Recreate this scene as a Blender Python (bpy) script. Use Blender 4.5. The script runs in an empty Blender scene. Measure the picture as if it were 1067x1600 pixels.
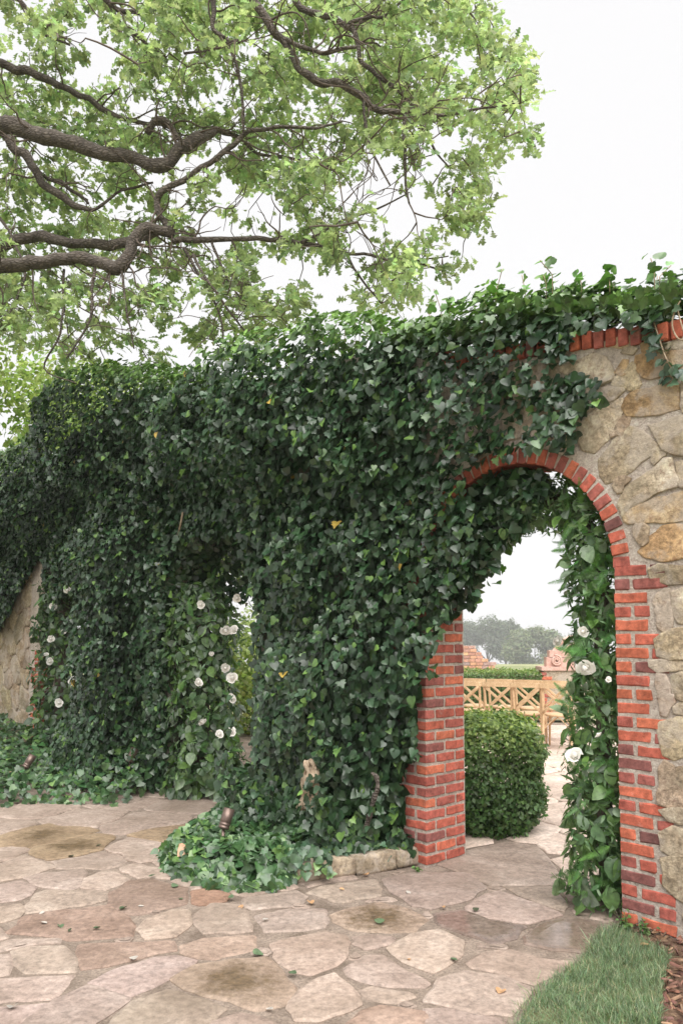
import bpy, bmesh, math, random
import numpy as np
from mathutils import Vector, Matrix, noise as mnoise

random.seed(7)
rng = np.random.default_rng(11)
scene = bpy.context.scene
COL = scene.collection
R = math.radians

# ------------------------------------------------------------------ camera
F, CX, CY, H, TH = 1226.0, 533.5, 909.0, 1.6, R(3.8)
cd = bpy.data.cameras.new('camera')
cam = bpy.data.objects.new('camera', cd)
COL.objects.link(cam)
cam.location = (0, 0, H)
cam.rotation_euler = (R(90) + TH, 0, 0)
cd.sensor_fit = 'VERTICAL'
cd.sensor_height = 36.0
cd.lens = F / 1600 * 36
cd.shift_y = 109 / 1600
cd.clip_start = 0.05
cd.clip_end = 3000
cd.dof.use_dof = True
cd.dof.focus_distance = 5.6
cd.dof.aperture_fstop = 6.3
scene.camera = cam

# ------------------------------------------------------------------ sky, sun, exposure
SUN_AZ, SUN_EL = R(168), R(60)
w = bpy.data.worlds.new('World')
scene.world = w
w.use_nodes = True
nt = w.node_tree
bg = nt.nodes['Background']
sky = nt.nodes.new('ShaderNodeTexSky')
sky.sky_type = 'NISHITA'
sky.sun_disc = False
sky.sun_elevation = SUN_EL
sky.sun_rotation = SUN_AZ
sky.dust_density = 4.0
bw = nt.nodes.new('ShaderNodeRGBToBW')
nt.links.new(sky.outputs[0], bw.inputs[0])
mx = nt.nodes.new('ShaderNodeMix')
mx.data_type = 'RGBA'
mx.inputs[0].default_value = 0.93
nt.links.new(bw.outputs[0], mx.inputs[6])
mx.inputs[7].default_value = (2.3, 2.29, 2.31, 1)
nt.links.new(mx.outputs[2], bg.inputs[0])
bg.inputs[1].default_value = 0.1
sd = bpy.data.lights.new('sun', 'SUN')
sd.energy = 1.5
sd.angle = R(70)
sd.color = (1.0, 0.97, 0.93)
sun = bpy.data.objects.new('sun', sd)
COL.objects.link(sun)
sv = Vector((math.sin(SUN_AZ) * math.cos(SUN_EL), math.cos(SUN_AZ) * math.cos(SUN_EL), math.sin(SUN_EL)))
sun.rotation_euler = sv.to_track_quat('Z', 'Y').to_euler()
sun.location = (8, 10, 14)
vs = scene.view_settings
vs.view_transform = 'Standard'
vs.look = 'None'
vs.exposure = 2.13
vs.gamma = 1.0
vs.use_curve_mapping = False
try:
    scene.cycles.max_bounces = 8
    scene.cycles.transparent_max_bounces = 8
    scene.cycles.diffuse_bounces = 4
    scene.cycles.use_denoising = True
except Exception:
    pass

# ------------------------------------------------------------------ picture <-> place
def proj(p):
    p = np.asarray(p, float)
    X, Y, Z = p[..., 0], p[..., 1], p[..., 2] - H
    yc = Y * math.cos(TH) + Z * math.sin(TH)
    zc = -Y * math.sin(TH) + Z * math.cos(TH)
    yc = np.where(np.abs(yc) < 1e-4, 1e-4, yc)
    return np.stack([CX + F * X / yc, CY - F * zc / yc], -1)

def ray(px, py):
    x, zc = (px - CX) / F, (CY - py) / F
    return np.array([x, math.cos(TH) - zc * math.sin(TH), math.sin(TH) + zc * math.cos(TH)])

def ugr(px, py, z=0.0):
    r = ray(px, py)
    t = (z - H) / r[2]
    return np.array([r[0] * t, r[1] * t, z])

def udep(px, py, Y):
    r = ray(px, py)
    t = Y / r[1]
    return np.array([r[0] * t, Y, H + r[2] * t])

A0, B0 = ugr(970, 1442)[:2], ugr(48, 1174)[:2]
T2 = (B0 - A0) / np.linalg.norm(B0 - A0)
N2 = np.array([-T2[1], T2[0]])
if N2 @ (-A0) < 0:
    N2 = -N2
P0 = A0

def W(s, z, d=0.0):
    s, z, d = np.broadcast_arrays(np.asarray(s, float), np.asarray(z, float), np.asarray(d, float))
    xy = P0 + s[..., None] * T2 + d[..., None] * N2
    return np.concatenate([xy, z[..., None]], -1)

def uwall(px, py, d=0.0):
    r = ray(px, py)
    o = np.array([0, 0]) - P0
    t = (d - o @ N2) / (r[:2] @ N2)
    q = r * t
    return np.array([(q[:2] - P0) @ T2, H + q[2]])

def inpoly(px, py, poly):
    poly = np.asarray(poly, float)
    x1, y1 = poly[:, 0], poly[:, 1]
    x2, y2 = np.roll(x1, -1), np.roll(y1, -1)
    px, py = np.asarray(px, float), np.asarray(py, float)
    c = np.zeros(px.shape, bool)
    for a, b, e, g in zip(x1, y1, x2, y2):
        if b == g:
            continue
        hit = ((b > py) != (g > py)) & (px < (e - a) * (py - b) / (g - b) + a)
        c ^= hit
    return c

# ------------------------------------------------------------------ numpy value noise
_perm = rng.random((64, 64, 64))
def vnoise(x, y, z=0.0):
    x, y, z = np.broadcast_arrays(np.asarray(x, float), np.asarray(y, float), np.asarray(z, float))
    i, j, k = np.floor(x).astype(int), np.floor(y).astype(int), np.floor(z).astype(int)
    u, v, q = x - i, y - j, z - k
    u, v, q = u*u*(3-2*u), v*v*(3-2*v), q*q*(3-2*q)
    def g(a, b, c):
        return _perm[(i+a) % 64, (j+b) % 64, (k+c) % 64]
    r = 0
    for a in (0, 1):
        for b in (0, 1):
            for c in (0, 1):
                r = r + g(a, b, c) * (u if a else 1-u) * (v if b else 1-v) * (q if c else 1-q)
    return r * 2 - 1

def sstep(a, b, x):
    t = np.clip((np.asarray(x, float) - a) / (b - a), 0, 1)
    return t * t * (3 - 2 * t)

# ------------------------------------------------------------------ object helpers
def tag(o, label=None, cat=None, group=None, kind=None):
    if label: o['label'] = label
    if cat: o['category'] = cat
    if group: o['group'] = group
    if kind: o['kind'] = kind
    return o

def link(name, me, parent=None, mat=None, smooth=False):
    if mat is not None and len(me.materials) == 0:
        me.materials.append(mat)
    o = bpy.data.objects.new(name, me)
    COL.objects.link(o)
    if parent is not None:
        o.parent = parent
    if smooth:
        me.polygons.foreach_set('use_smooth', np.ones(len(me.polygons), bool))
    return o

def empty(name, loc=(0, 0, 0)):
    o = bpy.data.objects.new(name, None)
    o.empty_display_size = 0.1
    COL.objects.link(o)
    o.location = loc
    return o

def mesh_np(name, V, T, col=None, smooth=True):
    """V (n,3) T (m,3) triangles, col (n,3) vertex tint"""
    me = bpy.data.meshes.new(name)
    V = np.ascontiguousarray(V, np.float32); T = np.ascontiguousarray(T, np.int32)
    me.vertices.add(len(V)); me.vertices.foreach_set('co', V.ravel())
    me.loops.add(T.size); me.loops.foreach_set('vertex_index', T.ravel())
    me.polygons.add(len(T))
    me.polygons.foreach_set('loop_start', np.arange(0, T.size, 3, dtype=np.int32))
    try:
        me.polygons.foreach_set('loop_total', np.full(len(T), 3, np.int32))
    except Exception:
        pass
    if smooth:
        me.polygons.foreach_set('use_smooth', np.ones(len(T), bool))
    if col is not None:
        at = me.attributes.new('tint', 'FLOAT_COLOR', 'POINT')
        c = np.concatenate([col, np.ones((len(col), 1))], 1).astype(np.float32)
        at.data.foreach_set('color', c.ravel())
    me.update(calc_edges=True)
    return me

def mesh_py(name, V, Fc, smooth=False):
    me = bpy.data.meshes.new(name)
    me.from_pydata([tuple(v) for v in V], [], [tuple(f) for f in Fc])
    if smooth:
        me.polygons.foreach_set('use_smooth', np.ones(len(me.polygons), bool))
    me.update()
    return me

class MB:
    def __init__(s): s.V, s.F = [], []
    def add(s, V, Fc):
        b = len(s.V)
        s.V += [tuple(v) for v in V]
        s.F += [tuple(i + b for i in f) for f in Fc]
    def box(s, c, h, M=None):
        vs_ = []
        for x in (-1, 1):
            for y in (-1, 1):
                for z in (-1, 1):
                    v = Vector((x*h[0], y*h[1], z*h[2]))
                    if M: v = M @ v
                    vs_.append(v + Vector(c))
        s.add(vs_, [(0,1,3,2),(4,6,7,5),(0,4,5,1),(2,3,7,6),(0,2,6,4),(1,5,7,3)])
    def tube(s, pts, rad, n=8, cap=True, wob=0.0):
        pts = [Vector(p) for p in pts]
        m = len(pts)
        if not hasattr(rad, '__len__'): rad = [rad] * m
        ref = Vector((0.13, 0.21, 0.97))
        V = []
        prev = None
        for i, p in enumerate(pts):
            t = (pts[min(i+1, m-1)] - pts[max(i-1, 0)])
            if t.length < 1e-7: t = Vector((0,0,1))
            t.normalize()
            if prev is None:
                a = t.cross(ref)
                if a.length < 1e-3: a = t.cross(Vector((1,0,0)))
            else:
                a = prev - t * prev.dot(t)
                if a.length < 1e-5: a = t.cross(ref)
            a.normalize(); prev = a
            b = t.cross(a)
            for k in range(n):
                an = 2*math.pi*k/n
                r = rad[i]
                if wob: r *= 1 + wob * mnoise.noise(p * 9 + Vector((math.cos(an)*1.7, math.sin(an)*1.7, 0)))
                V.append(p + (a*math.cos(an) + b*math.sin(an)) * r)
        Fc = []
        for i in range(m-1):
            for k in range(n):
                k2 = (k+1) % n
                Fc.append((i*n+k, i*n+k2, (i+1)*n+k2, (i+1)*n+k))
        if cap:
            Fc.append(tuple(range(n-1, -1, -1)))
            Fc.append(tuple((m-1)*n + k for k in range(n)))
        s.add(V, Fc)
    def lathe(s, prof, n=16, M=None):
        V = []
        for r, z in prof:
            for k in range(n):
                an = 2*math.pi*k/n
                v = Vector((r*math.cos(an), r*math.sin(an), z))
                V.append(M @ v if M else v)
        Fc = []
        for i in range(len(prof)-1):
            for k in range(n):
                k2 = (k+1) % n
                Fc.append((i*n+k, i*n+k2, (i+1)*n+k2, (i+1)*n+k))
        s.add(V, Fc)
    def build(s, name, mat, parent=None, smooth=False):
        me = mesh_py(name, s.V, s.F, smooth)
        return link(name, me, parent, mat)

def smooth_path(pts, k=3):
    P = [np.asarray(p, float) for p in pts]
    out = []
    for i in range(len(P)-1):
        p0, p1, p2, p3 = P[max(i-1,0)], P[i], P[i+1], P[min(i+2,len(P)-1)]
        for j in range(k):
            t = j/k
            out.append(0.5*((2*p1)+(-p0+p2)*t+(2*p0-5*p1+4*p2-p3)*t*t+(-p0+3*p1-3*p2+p3)*t**3))
    out.append(P[-1])
    return out

# ------------------------------------------------------------------ materials
def newmat(name):
    m = bpy.data.materials.new(name)
    m.use_nodes = True
    t = m.node_tree
    return m, t, t.nodes['Principled BSDF'], t.nodes, t.links

def ramp(nodes, stops):
    r = nodes.new('ShaderNodeValToRGB')
    e = r.color_ramp.elements
    while len(e) < len(stops): e.new(0.5)
    for x, (p, c) in zip(e, stops):
        x.position = p
        x.color = (*c, 1) if len(c) == 3 else c
    return r

def noise_node(nodes, links, vec, scale, detail=6, rough=0.6, dist=0.0):
    n = nodes.new('ShaderNodeTexNoise')
    n.inputs['Scale'].default_value = scale
    n.inputs['Detail'].default_value = detail
    n.inputs['Roughness'].default_value = rough
    n.inputs['Distortion'].default_value = dist
    if vec is not None: links.new(vec, n.inputs['Vector'])
    return n

def stretch(nodes, links, sock, lo=.34, hi=.66, a=.12, b=.88):
    m = nodes.new('ShaderNodeMapRange'); links.new(sock, m.inputs[0])
    for i, v in zip((1, 2, 3, 4), (lo, hi, a, b)): m.inputs[i].default_value = v
    return m.outputs[0]

def geo_pos(nodes):
    return nodes.new('ShaderNodeNewGeometry').outputs['Position']

def mixc(nodes, links, fac, a, b, blend='MIX'):
    m = nodes.new('ShaderNodeMix')
    m.data_type = 'RGBA'; m.blend_type = blend
    for v, i in ((fac, 0), (a, 6), (b, 7)):
        if hasattr(v, 'links'): links.new(v, m.inputs[i])
        elif isinstance(v, (int, float)): m.inputs[i].default_value = v
        else: m.inputs[i].default_value = (*v, 1) if len(v) == 3 else v
    return m.outputs[2]

def bump(nodes, links, hgt, strength, dist, bs):
    b = nodes.new('ShaderNodeBump')
    b.inputs['Strength'].default_value = strength
    b.inputs['Distance'].default_value = dist
    links.new(hgt, b.inputs['Height'])
    links.new(b.outputs[0], bs.inputs['Normal'])

def leaf_mat(name, trans=0.35, rough=0.4, spec=0.5, tboost=(1.3, 1.5, 0.7)):
    m, t, bs, N, L = newmat(name)
    at = N.new('ShaderNodeAttribute'); at.attribute_name = 'tint'
    n = noise_node(N, L, geo_pos(N), 26, 3)
    c = mixc(N, L, 0.4, at.outputs['Color'], stretch(N, L, n.outputs['Fac']), 'OVERLAY')
    L.new(c, bs.inputs['Base Color'])
    bs.inputs['Roughness'].default_value = rough
    bs.inputs['Specular IOR Level'].default_value = spec
    tr = N.new('ShaderNodeBsdfTranslucent')
    tc = mixc(N, L, 1.0, c, tboost, 'MULTIPLY')
    L.new(tc, tr.inputs['Color'])
    mxs = N.new('ShaderNodeMixShader')
    mxs.inputs[0].default_value = trans
    L.new(bs.outputs[0], mxs.inputs[1]); L.new(tr.outputs[0], mxs.inputs[2])
    L.new(mxs.outputs[0], N['Material Output'].inputs['Surface'])
    return m

M = {}
M['ivy'] = leaf_mat('ivy leaf', 0.15, 0.36, 0.65)
M['oak'] = leaf_mat('oak leaf', 0.58, 0.5, 0.35, (1.35, 1.35, 1.0))
M['garland'] = leaf_mat('garland leaf', 0.3, 0.38, 0.5)
M['box'] = leaf_mat('box leaf', 0.3, 0.42, 0.5)
M['far'] = leaf_mat('far foliage', 0.35, 0.7, 0.15)
M['grass'] = leaf_mat('grass blade', 0.3, 0.5, 0.3)
M['dead'] = leaf_mat('fallen leaf', 0.2, 0.6, 0.3, (1, 1, 1))
M['petal'] = leaf_mat('rose petal', 0.35, 0.6, 0.2, (1, 1, 1))

def stone_mat(name, stops, olive, bump_s=0.5, use_obj_color=True, scale=5.0, smear=(.5, .43, .37)):
    m, t, bs, N, L = newmat(name)
    oi = N.new('ShaderNodeObjectInfo')
    pos = geo_pos(N)
    off = N.new('ShaderNodeVectorMath'); off.operation = 'MULTIPLY_ADD'
    L.new(oi.outputs['Random'], off.inputs[0]); off.inputs[1].default_value = (37, 17, 23); L.new(pos, off.inputs[2])
    v = off.outputs[0]
    n1 = noise_node(N, L, v, scale, 8, 0.65, 0.3)
    r1 = ramp(N, stops); L.new(n1.outputs['Fac'], r1.inputs[0])
    n2 = noise_node(N, L, v, scale * 7, 6, 0.7)
    c = mixc(N, L, 0.6, r1.outputs[0], stretch(N, L, n2.outputs['Fac']), 'OVERLAY')
    n3 = noise_node(N, L, v, scale * 0.6, 5, 0.6)
    r3 = ramp(N, [(0.52, (0, 0, 0)), (0.66, (1, 1, 1))]); L.new(n3.outputs['Fac'], r3.inputs[0])
    mm = N.new('ShaderNodeMath'); mm.operation = 'MULTIPLY'; mm.inputs[1].default_value = olive[1]
    L.new(r3.outputs[0], mm.inputs[0])
    c = mixc(N, L, mm.outputs[0], c, olive[0])
    if use_obj_color:
        c = mixc(N, L, 1.0, c, oi.outputs['Color'], 'MULTIPLY')
    nc = noise_node(N, L, v, scale*1.3, 4, .5, 1.2)
    rc = ramp(N, [(.485, (0, 0, 0)), (.5, (1, 1, 1)), (.515, (0, 0, 0))]); L.new(nc.outputs['Fac'], rc.inputs[0])
    mk = N.new('ShaderNodeMath'); mk.operation = 'MULTIPLY'; mk.inputs[1].default_value = .4; L.new(rc.outputs[0], mk.inputs[0])
    c = mixc(N, L, mk.outputs[0], c, (.16, .12, .09))
    ns = noise_node(N, L, pos, 4.2, 7, .62, .6)
    rs = ramp(N, [(.50, (0, 0, 0)), (.58, (1, 1, 1))]); L.new(ns.outputs['Fac'], rs.inputs[0])
    mk2 = N.new('ShaderNodeMath'); mk2.operation = 'MULTIPLY'; mk2.inputs[1].default_value = .55; L.new(rs.outputs[0], mk2.inputs[0])
    c = mixc(N, L, mk2.outputs[0], c, smear)
    L.new(c, bs.inputs['Base Color'])
    bs.inputs['Roughness'].default_value = 0.85
    bs.inputs['Specular IOR Level'].default_value = 0.25
    ad = N.new('ShaderNodeMath'); ad.operation = 'MULTIPLY_ADD'
    n4 = noise_node(N, L, v, scale * 5, 9, 0.75)
    L.new(n4.outputs['Fac'], ad.inputs[0]); ad.inputs[1].default_value = 0.9; L.new(n1.outputs['Fac'], ad.inputs[2])
    bump(N, L, ad.outputs[0], bump_s, 0.03, bs)
    return m

M['wallstone'] = stone_mat('wall sandstone', [(0.34, (0.33, 0.26, 0.19)), (0.5, (0.50, 0.425, 0.33)), (0.64, (0.63, 0.56, 0.46))], ((0.30, 0.27, 0.20), 0.7), 1.0)
M['kerb'] = stone_mat('kerb stone', [(0.3, (0.33, 0.26, 0.20)), (0.5, (0.42, 0.35, 0.27)), (0.7, (0.5, 0.43, 0.34))], ((0.25, 0.22, 0.16), 0.5), 0.5)

def flag_mat(wet=False):
    m, t, bs, N, L = newmat('wet flagstone' if wet else 'flagstone')
    oi = N.new('ShaderNodeObjectInfo')
    pos = geo_pos(N)
    off = N.new('ShaderNodeVectorMath'); off.operation = 'MULTIPLY_ADD'
    L.new(oi.outputs['Random'], off.inputs[0]); off.inputs[1].default_value = (41, 29, 3); L.new(pos, off.inputs[2])
    v = off.outputs[0]
    n1 = noise_node(N, L, v, 3.2, 9, 0.62, 0.5)
    r1 = ramp(N, [(0.28, (0.21, 0.162, 0.134)), (0.48, (0.295, 0.235, 0.198)), (0.70, (0.38, 0.315, 0.273))])
    L.new(n1.outputs['Fac'], r1.inputs[0])
    n2 = noise_node(N, L, v, 28, 8, 0.8)
    c = mixc(N, L, 0.55, r1.outputs[0], stretch(N, L, n2.outputs['Fac']), 'OVERLAY')
    # rubbed dirt over the whole patio, running across the stones
    n3 = noise_node(N, L, pos, 1.1, 7, 0.62, 0.4)
    r3 = ramp(N, [(0.48, (0, 0, 0)), (0.68, (1, 1, 1))]); L.new(n3.outputs['Fac'], r3.inputs[0])
    mm = N.new('ShaderNodeMath'); mm.operation = 'MULTIPLY'; mm.inputs[1].default_value = 0.5
    L.new(r3.outputs[0], mm.inputs[0])
    c = mixc(N, L, mm.outputs[0], c, (0.175, 0.138, 0.105))
    n5 = noise_node(N, L, pos, 170, 2, 0.5)
    r5 = ramp(N, [(0.62, (1, 1, 1)), (0.72, (0.55, 0.5, 0.45))]); L.new(n5.outputs['Fac'], r5.inputs[0])
    c = mixc(N, L, 0.6, c, r5.outputs[0], 'MULTIPLY')
    c = mixc(N, L, 1.0, c, oi.outputs['Color'], 'MULTIPLY')
    # moss and algae patches where water stands (alpha of the object colour says how much)
    sx = N.new('ShaderNodeTexCoord')
    ln = N.new('ShaderNodeVectorMath'); ln.operation = 'LENGTH'; L.new(sx.outputs['Object'], ln.inputs[0])
    n6 = noise_node(N, L, pos, 9, 10, 0.8)
    su = N.new('ShaderNodeMath'); su.operation = 'MULTIPLY_ADD'; su.inputs[1].default_value = 0.75
    L.new(n6.outputs['Fac'], su.inputs[0]); L.new(ln.outputs['Value'], su.inputs[2])
    r6 = ramp(N, [(0.44, (1, 1, 1)), (0.60, (0, 0, 0))]); L.new(su.outputs[0], r6.inputs[0])
    iv = N.new('ShaderNodeMath'); iv.operation = 'SUBTRACT'; iv.inputs[0].default_value = 1.0
    L.new(oi.outputs['Alpha'], iv.inputs[1])
    ms = N.new('ShaderNodeMath'); ms.operation = 'MULTIPLY'
    L.new(iv.outputs[0], ms.inputs[0]); L.new(r6.outputs[0], ms.inputs[1])
    n7 = noise_node(N, L, pos, 24, 8, 0.85)
    r7 = ramp(N, [(0.36, (0.03, 0.021, 0.011)), (0.5, (0.085, 0.056, 0.027)), (0.64, (0.17, 0.115, 0.06))]); L.new(n7.outputs['Fac'], r7.inputs[0])
    c = mixc(N, L, ms.outputs[0], c, r7.outputs[0])
    L.new(c, bs.inputs['Base Color'])
    rr = N.new('ShaderNodeMapRange'); L.new(n3.outputs['Fac'], rr.inputs[0])
    rr.inputs[1].default_value = 0.4; rr.inputs[2].default_value = 0.7; rr.inputs[3].default_value = 0.75; rr.inputs[4].default_value = 0.5
    if wet:
        su2 = N.new('ShaderNodeMath'); su2.operation = 'MULTIPLY_ADD'; su2.inputs[1].default_value = .22
        n8 = noise_node(N, L, pos, 5, 6, .65); L.new(n8.outputs['Fac'], su2.inputs[0]); L.new(ln.outputs['Value'], su2.inputs[2])
        bs.inputs['Specular IOR Level'].default_value = .8
        rw = ramp(N, [(.26, (.06, .06, .06)), (.40, (.6, .6, .6))]); L.new(su2.outputs[0], rw.inputs[0])
        L.new(rw.outputs[0], bs.inputs['Roughness'])
    else:
        L.new(rr.outputs[0], bs.inputs['Roughness'])
    if not wet: bs.inputs['Specular IOR Level'].default_value = 0.35
    ad = N.new('ShaderNodeMath'); ad.operation = 'MULTIPLY_ADD'
    L.new(n2.outputs['Fac'], ad.inputs[0]); ad.inputs[1].default_value = 0.3; L.new(n1.outputs['Fac'], ad.inputs[2])
    bump(N, L, ad.outputs[0], 0.08 if wet else 0.5, 0.02, bs)
    return m
M['flag'] = flag_mat()
M['wetflag'] = flag_mat(True)

def simple_noise_mat(name, stops, scale, rough=0.9, bs_=0.4, bd=0.01, detail=8, fine=None):
    m, t, bs, N, L = newmat(name)
    pos = geo_pos(N)
    n1 = noise_node(N, L, pos, scale, detail, 0.65)
    r1 = ramp(N, stops); L.new(n1.outputs['Fac'], r1.inputs[0])
    n2 = noise_node(N, L, pos, scale * 9 if fine is None else fine, 6, 0.75)
    c = mixc(N, L, 0.5, r1.outputs[0], stretch(N, L, n2.outputs['Fac']), 'OVERLAY')
    L.new(c, bs.inputs['Base Color'])
    bs.inputs['Roughness'].default_value = rough
    bs.inputs['Specular IOR Level'].default_value = 0.25
    if bs_:
        bump(N, L, n2.outputs['Fac'], bs_, bd, bs)
    return m

M['mortar'] = simple_noise_mat('lime mortar', [(0.34, (0.44, 0.365, 0.31)), (0.6, (0.61, 0.53, 0.46))], 5, 0.95, 1.0, 0.03, fine=48)
M['joint'] = simple_noise_mat('paving joint', [(0.36, (0.15, 0.115, 0.09)), (0.6, (0.27, 0.215, 0.175))], 5, 0.95, 0.8, 0.012, fine=70)
M['soil'] = simple_noise_mat('soil', [(0.3, (0.12, 0.07, 0.045)), (0.6, (0.22, 0.14, 0.095))], 9, 0.95, 1.0, 0.02)
M['turf'] = simple_noise_mat('turf soil', [(0.3, (0.10, 0.10, 0.05)), (0.6, (0.20, 0.19, 0.10))], 12, 0.95, 0.8, 0.01)
M['field'] = simple_noise_mat('meadow', [(0.3, (0.16, 0.19, 0.08)), (0.6, (0.3, 0.3, 0.17))], 0.15, 0.95, 0.0)
M['core'] = simple_noise_mat('wall core', [(0.3, (0.10, 0.08, 0.06)), (0.6, (0.2, 0.16, 0.12))], 3, 0.95, 0.6, 0.02)
M['bark'] = None

def bark_mat():
    m, t, bs, N, L = newmat('oak bark')
    pos = geo_pos(N)
    n0 = noise_node(N, L, pos, 9, 6, 0.7)
    vo = N.new('ShaderNodeTexVoronoi'); vo.feature = 'DISTANCE_TO_EDGE'
    mp = N.new('ShaderNodeMapping'); mp.inputs['Scale'].default_value = (16, 40, 40)
    L.new(pos, mp.inputs[0]); L.new(mp.outputs[0], vo.inputs['Vector']); vo.inputs['Scale'].default_value = 1.0
    r = ramp(N, [(0.3, (0.06, 0.047, 0.038)), (0.55, (0.12, 0.098, 0.082)), (0.75, (0.21, 0.18, 0.155))])
    L.new(n0.outputs['Fac'], r.inputs[0])
    rv = ramp(N, [(0.0, (0.35, 0.33, 0.3)), (0.25, (1, 1, 1))]); L.new(vo.outputs['Distance'], rv.inputs[0])
    c = mixc(N, L, 0.8, r.outputs[0], rv.outputs[0], 'MULTIPLY')
    L.new(c, bs.inputs['Base Color'])
    bs.inputs['Roughness'].default_value = 0.9
    bump(N, L, rv.outputs[0], 0.8, 0.015, bs)
    return m
M['bark'] = bark_mat()
M['vine'] = simple_noise_mat('ivy stem', [(0.3, (0.24, 0.17, 0.11)), (0.6, (0.42, 0.33, 0.24))], 20, 0.8, 0.6, 0.006)
M['twig'] = simple_noise_mat('twig', [(0.3, (0.06, 0.045, 0.036)), (0.6, (0.12, 0.092, 0.075))], 14, 0.85, 0.3, 0.004)

def brick_mat():
    m, t, bs, N, L = newmat('red brick')
    oi = N.new('ShaderNodeObjectInfo')
    pos = geo_pos(N)
    r0 = ramp(N, [(0.0, (0.17, 0.08, 0.075)), (0.12, (0.29, 0.10, 0.085)), (0.35, (0.37, 0.10, 0.075)), (0.65, (0.44, 0.115, 0.075)), (1.0, (0.49, 0.145, 0.08))])
    L.new(oi.outputs['Random'], r0.inputs[0])
    n1 = noise_node(N, L, pos, 24, 6, 0.7)
    c = mixc(N, L, 0.5, r0.outputs[0], stretch(N, L, n1.outputs['Fac']), 'OVERLAY')
    n2 = noise_node(N, L, pos, 9, 7, 0.75)
    r2 = ramp(N, [(0.6, (0, 0, 0)), (0.75, (1, 1, 1))]); L.new(n2.outputs['Fac'], r2.inputs[0])
    mm = N.new('ShaderNodeMath'); mm.operation = 'MULTIPLY'; mm.inputs[1].default_value = 0.62
    L.new(r2.outputs[0], mm.inputs[0])
    c = mixc(N, L, mm.outputs[0], c, (0.50, 0.39, 0.34))
    n9 = noise_node(N, L, pos, 3.2, 6, .7)
    r9 = ramp(N, [(.36, (.66, .62, .6)), (.55, (1, 1, 1))]); L.new(n9.outputs['Fac'], r9.inputs[0])
    c = mixc(N, L, .7, c, r9.outputs[0], 'MULTIPLY')
    n3 = noise_node(N, L, pos, 130, 4, 0.7)
    r3 = ramp(N, [(0.32, (0.5, 0.45, 0.4)), (0.42, (1, 1, 1))]); L.new(n3.outputs['Fac'], r3.inputs[0])
    c = mixc(N, L, 0.7, c, r3.outputs[0], 'MULTIPLY')
    c = mixc(N, L, 1.0, c, oi.outputs['Color'], 'MULTIPLY')
    L.new(c, bs.inputs['Base Color'])
    bs.inputs['Roughness'].default_value = 0.85
    bs.inputs['Specular IOR Level'].default_value = 0.25
    bump(N, L, n3.outputs['Fac'], 0.5, 0.006, bs)
    return m
M['brick'] = brick_mat()

def plain(name, c, rough=0.6, metal=0.0):
    m, t, bs, N, L = newmat(name)
    n = noise_node(N, L, geo_pos(N), 30, 5)
    L.new(mixc(N, L, 0.3, c, n.outputs['Fac'], 'OVERLAY'), bs.inputs['Base Color'])
    bs.inputs['Roughness'].default_value = rough
    bs.inputs['Metallic'].default_value = metal
    return m
M['wood'] = simple_noise_mat('chair wood', [(0.3, (0.52, 0.35, 0.20)), (0.6, (0.66, 0.47, 0.29))], 12, 0.5, 0.0)
M['bronze'] = plain('bronze', (0.17, 0.12, 0.10), 0.4, 0.6)
M['lens'] = plain('lamp glass', (0.05, 0.05, 0.055), 0.1)
M['terracotta'] = simple_noise_mat('terracotta', [(0.3, (0.5, 0.3, 0.25)), (0.6, (0.62, 0.42, 0.36))], 10, 0.9, 0.5, 0.01)  # lightened to pink, haze put into the base colour
M['chip'] = leaf_mat('bark chip', 0.0, 0.9, 0.15)

# ------------------------------------------------------------------ leaf shapes
def strip_leaf(half, fold=0.25, droop=0.25, wmul=1.0):
    """half outline [(x,y)...] from base to tip; midrib strip, both halves"""
    half = np.array(half, float)
    n = len(half)
    mid = np.stack([np.zeros(n), half[:, 1], -droop * half[:, 1]**2], 1)
    rt = np.stack([half[:, 0]*wmul, half[:, 1], -droop * half[:, 1]**2 + fold*half[:, 0]*wmul], 1)
    lf = rt * [-1, 1, 1]
    V = np.concatenate([mid, rt, lf]); T = []
    for i in range(n-1):
        for o, fl in ((n, False), (2*n, True)):
            a, b, c, d = i, o+i, o+i+1, i+1
            tris = []
            if half[i, 0] > 1e-6: tris.append((a, b, c))
            if half[i+1, 0] > 1e-6: tris.append((a, c, d))
            elif half[i, 0] > 1e-6: tris = [(a, b, d)]
            for tr in tris: T.append(tr[::-1] if fl else tr)
    return V, np.array(T)

def fan_leaf(half, cy=0.42, fold=0.22, droop=0.22):
    half = np.array(half, float)
    right = half
    left = half[1:-1][::-1] * [-1, 1]
    o = np.concatenate([right, left])
    z = -droop*o[:, 1]**2 + fold*np.abs(o[:, 0])
    V = np.concatenate([[[0, cy, -droop*cy*cy]], np.stack([o[:, 0], o[:, 1], z], 1)])
    n = len(o)
    T = [(0, 1+i, 1+(i+1) % n) for i in range(n)]
    return V, np.array(T)

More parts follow.
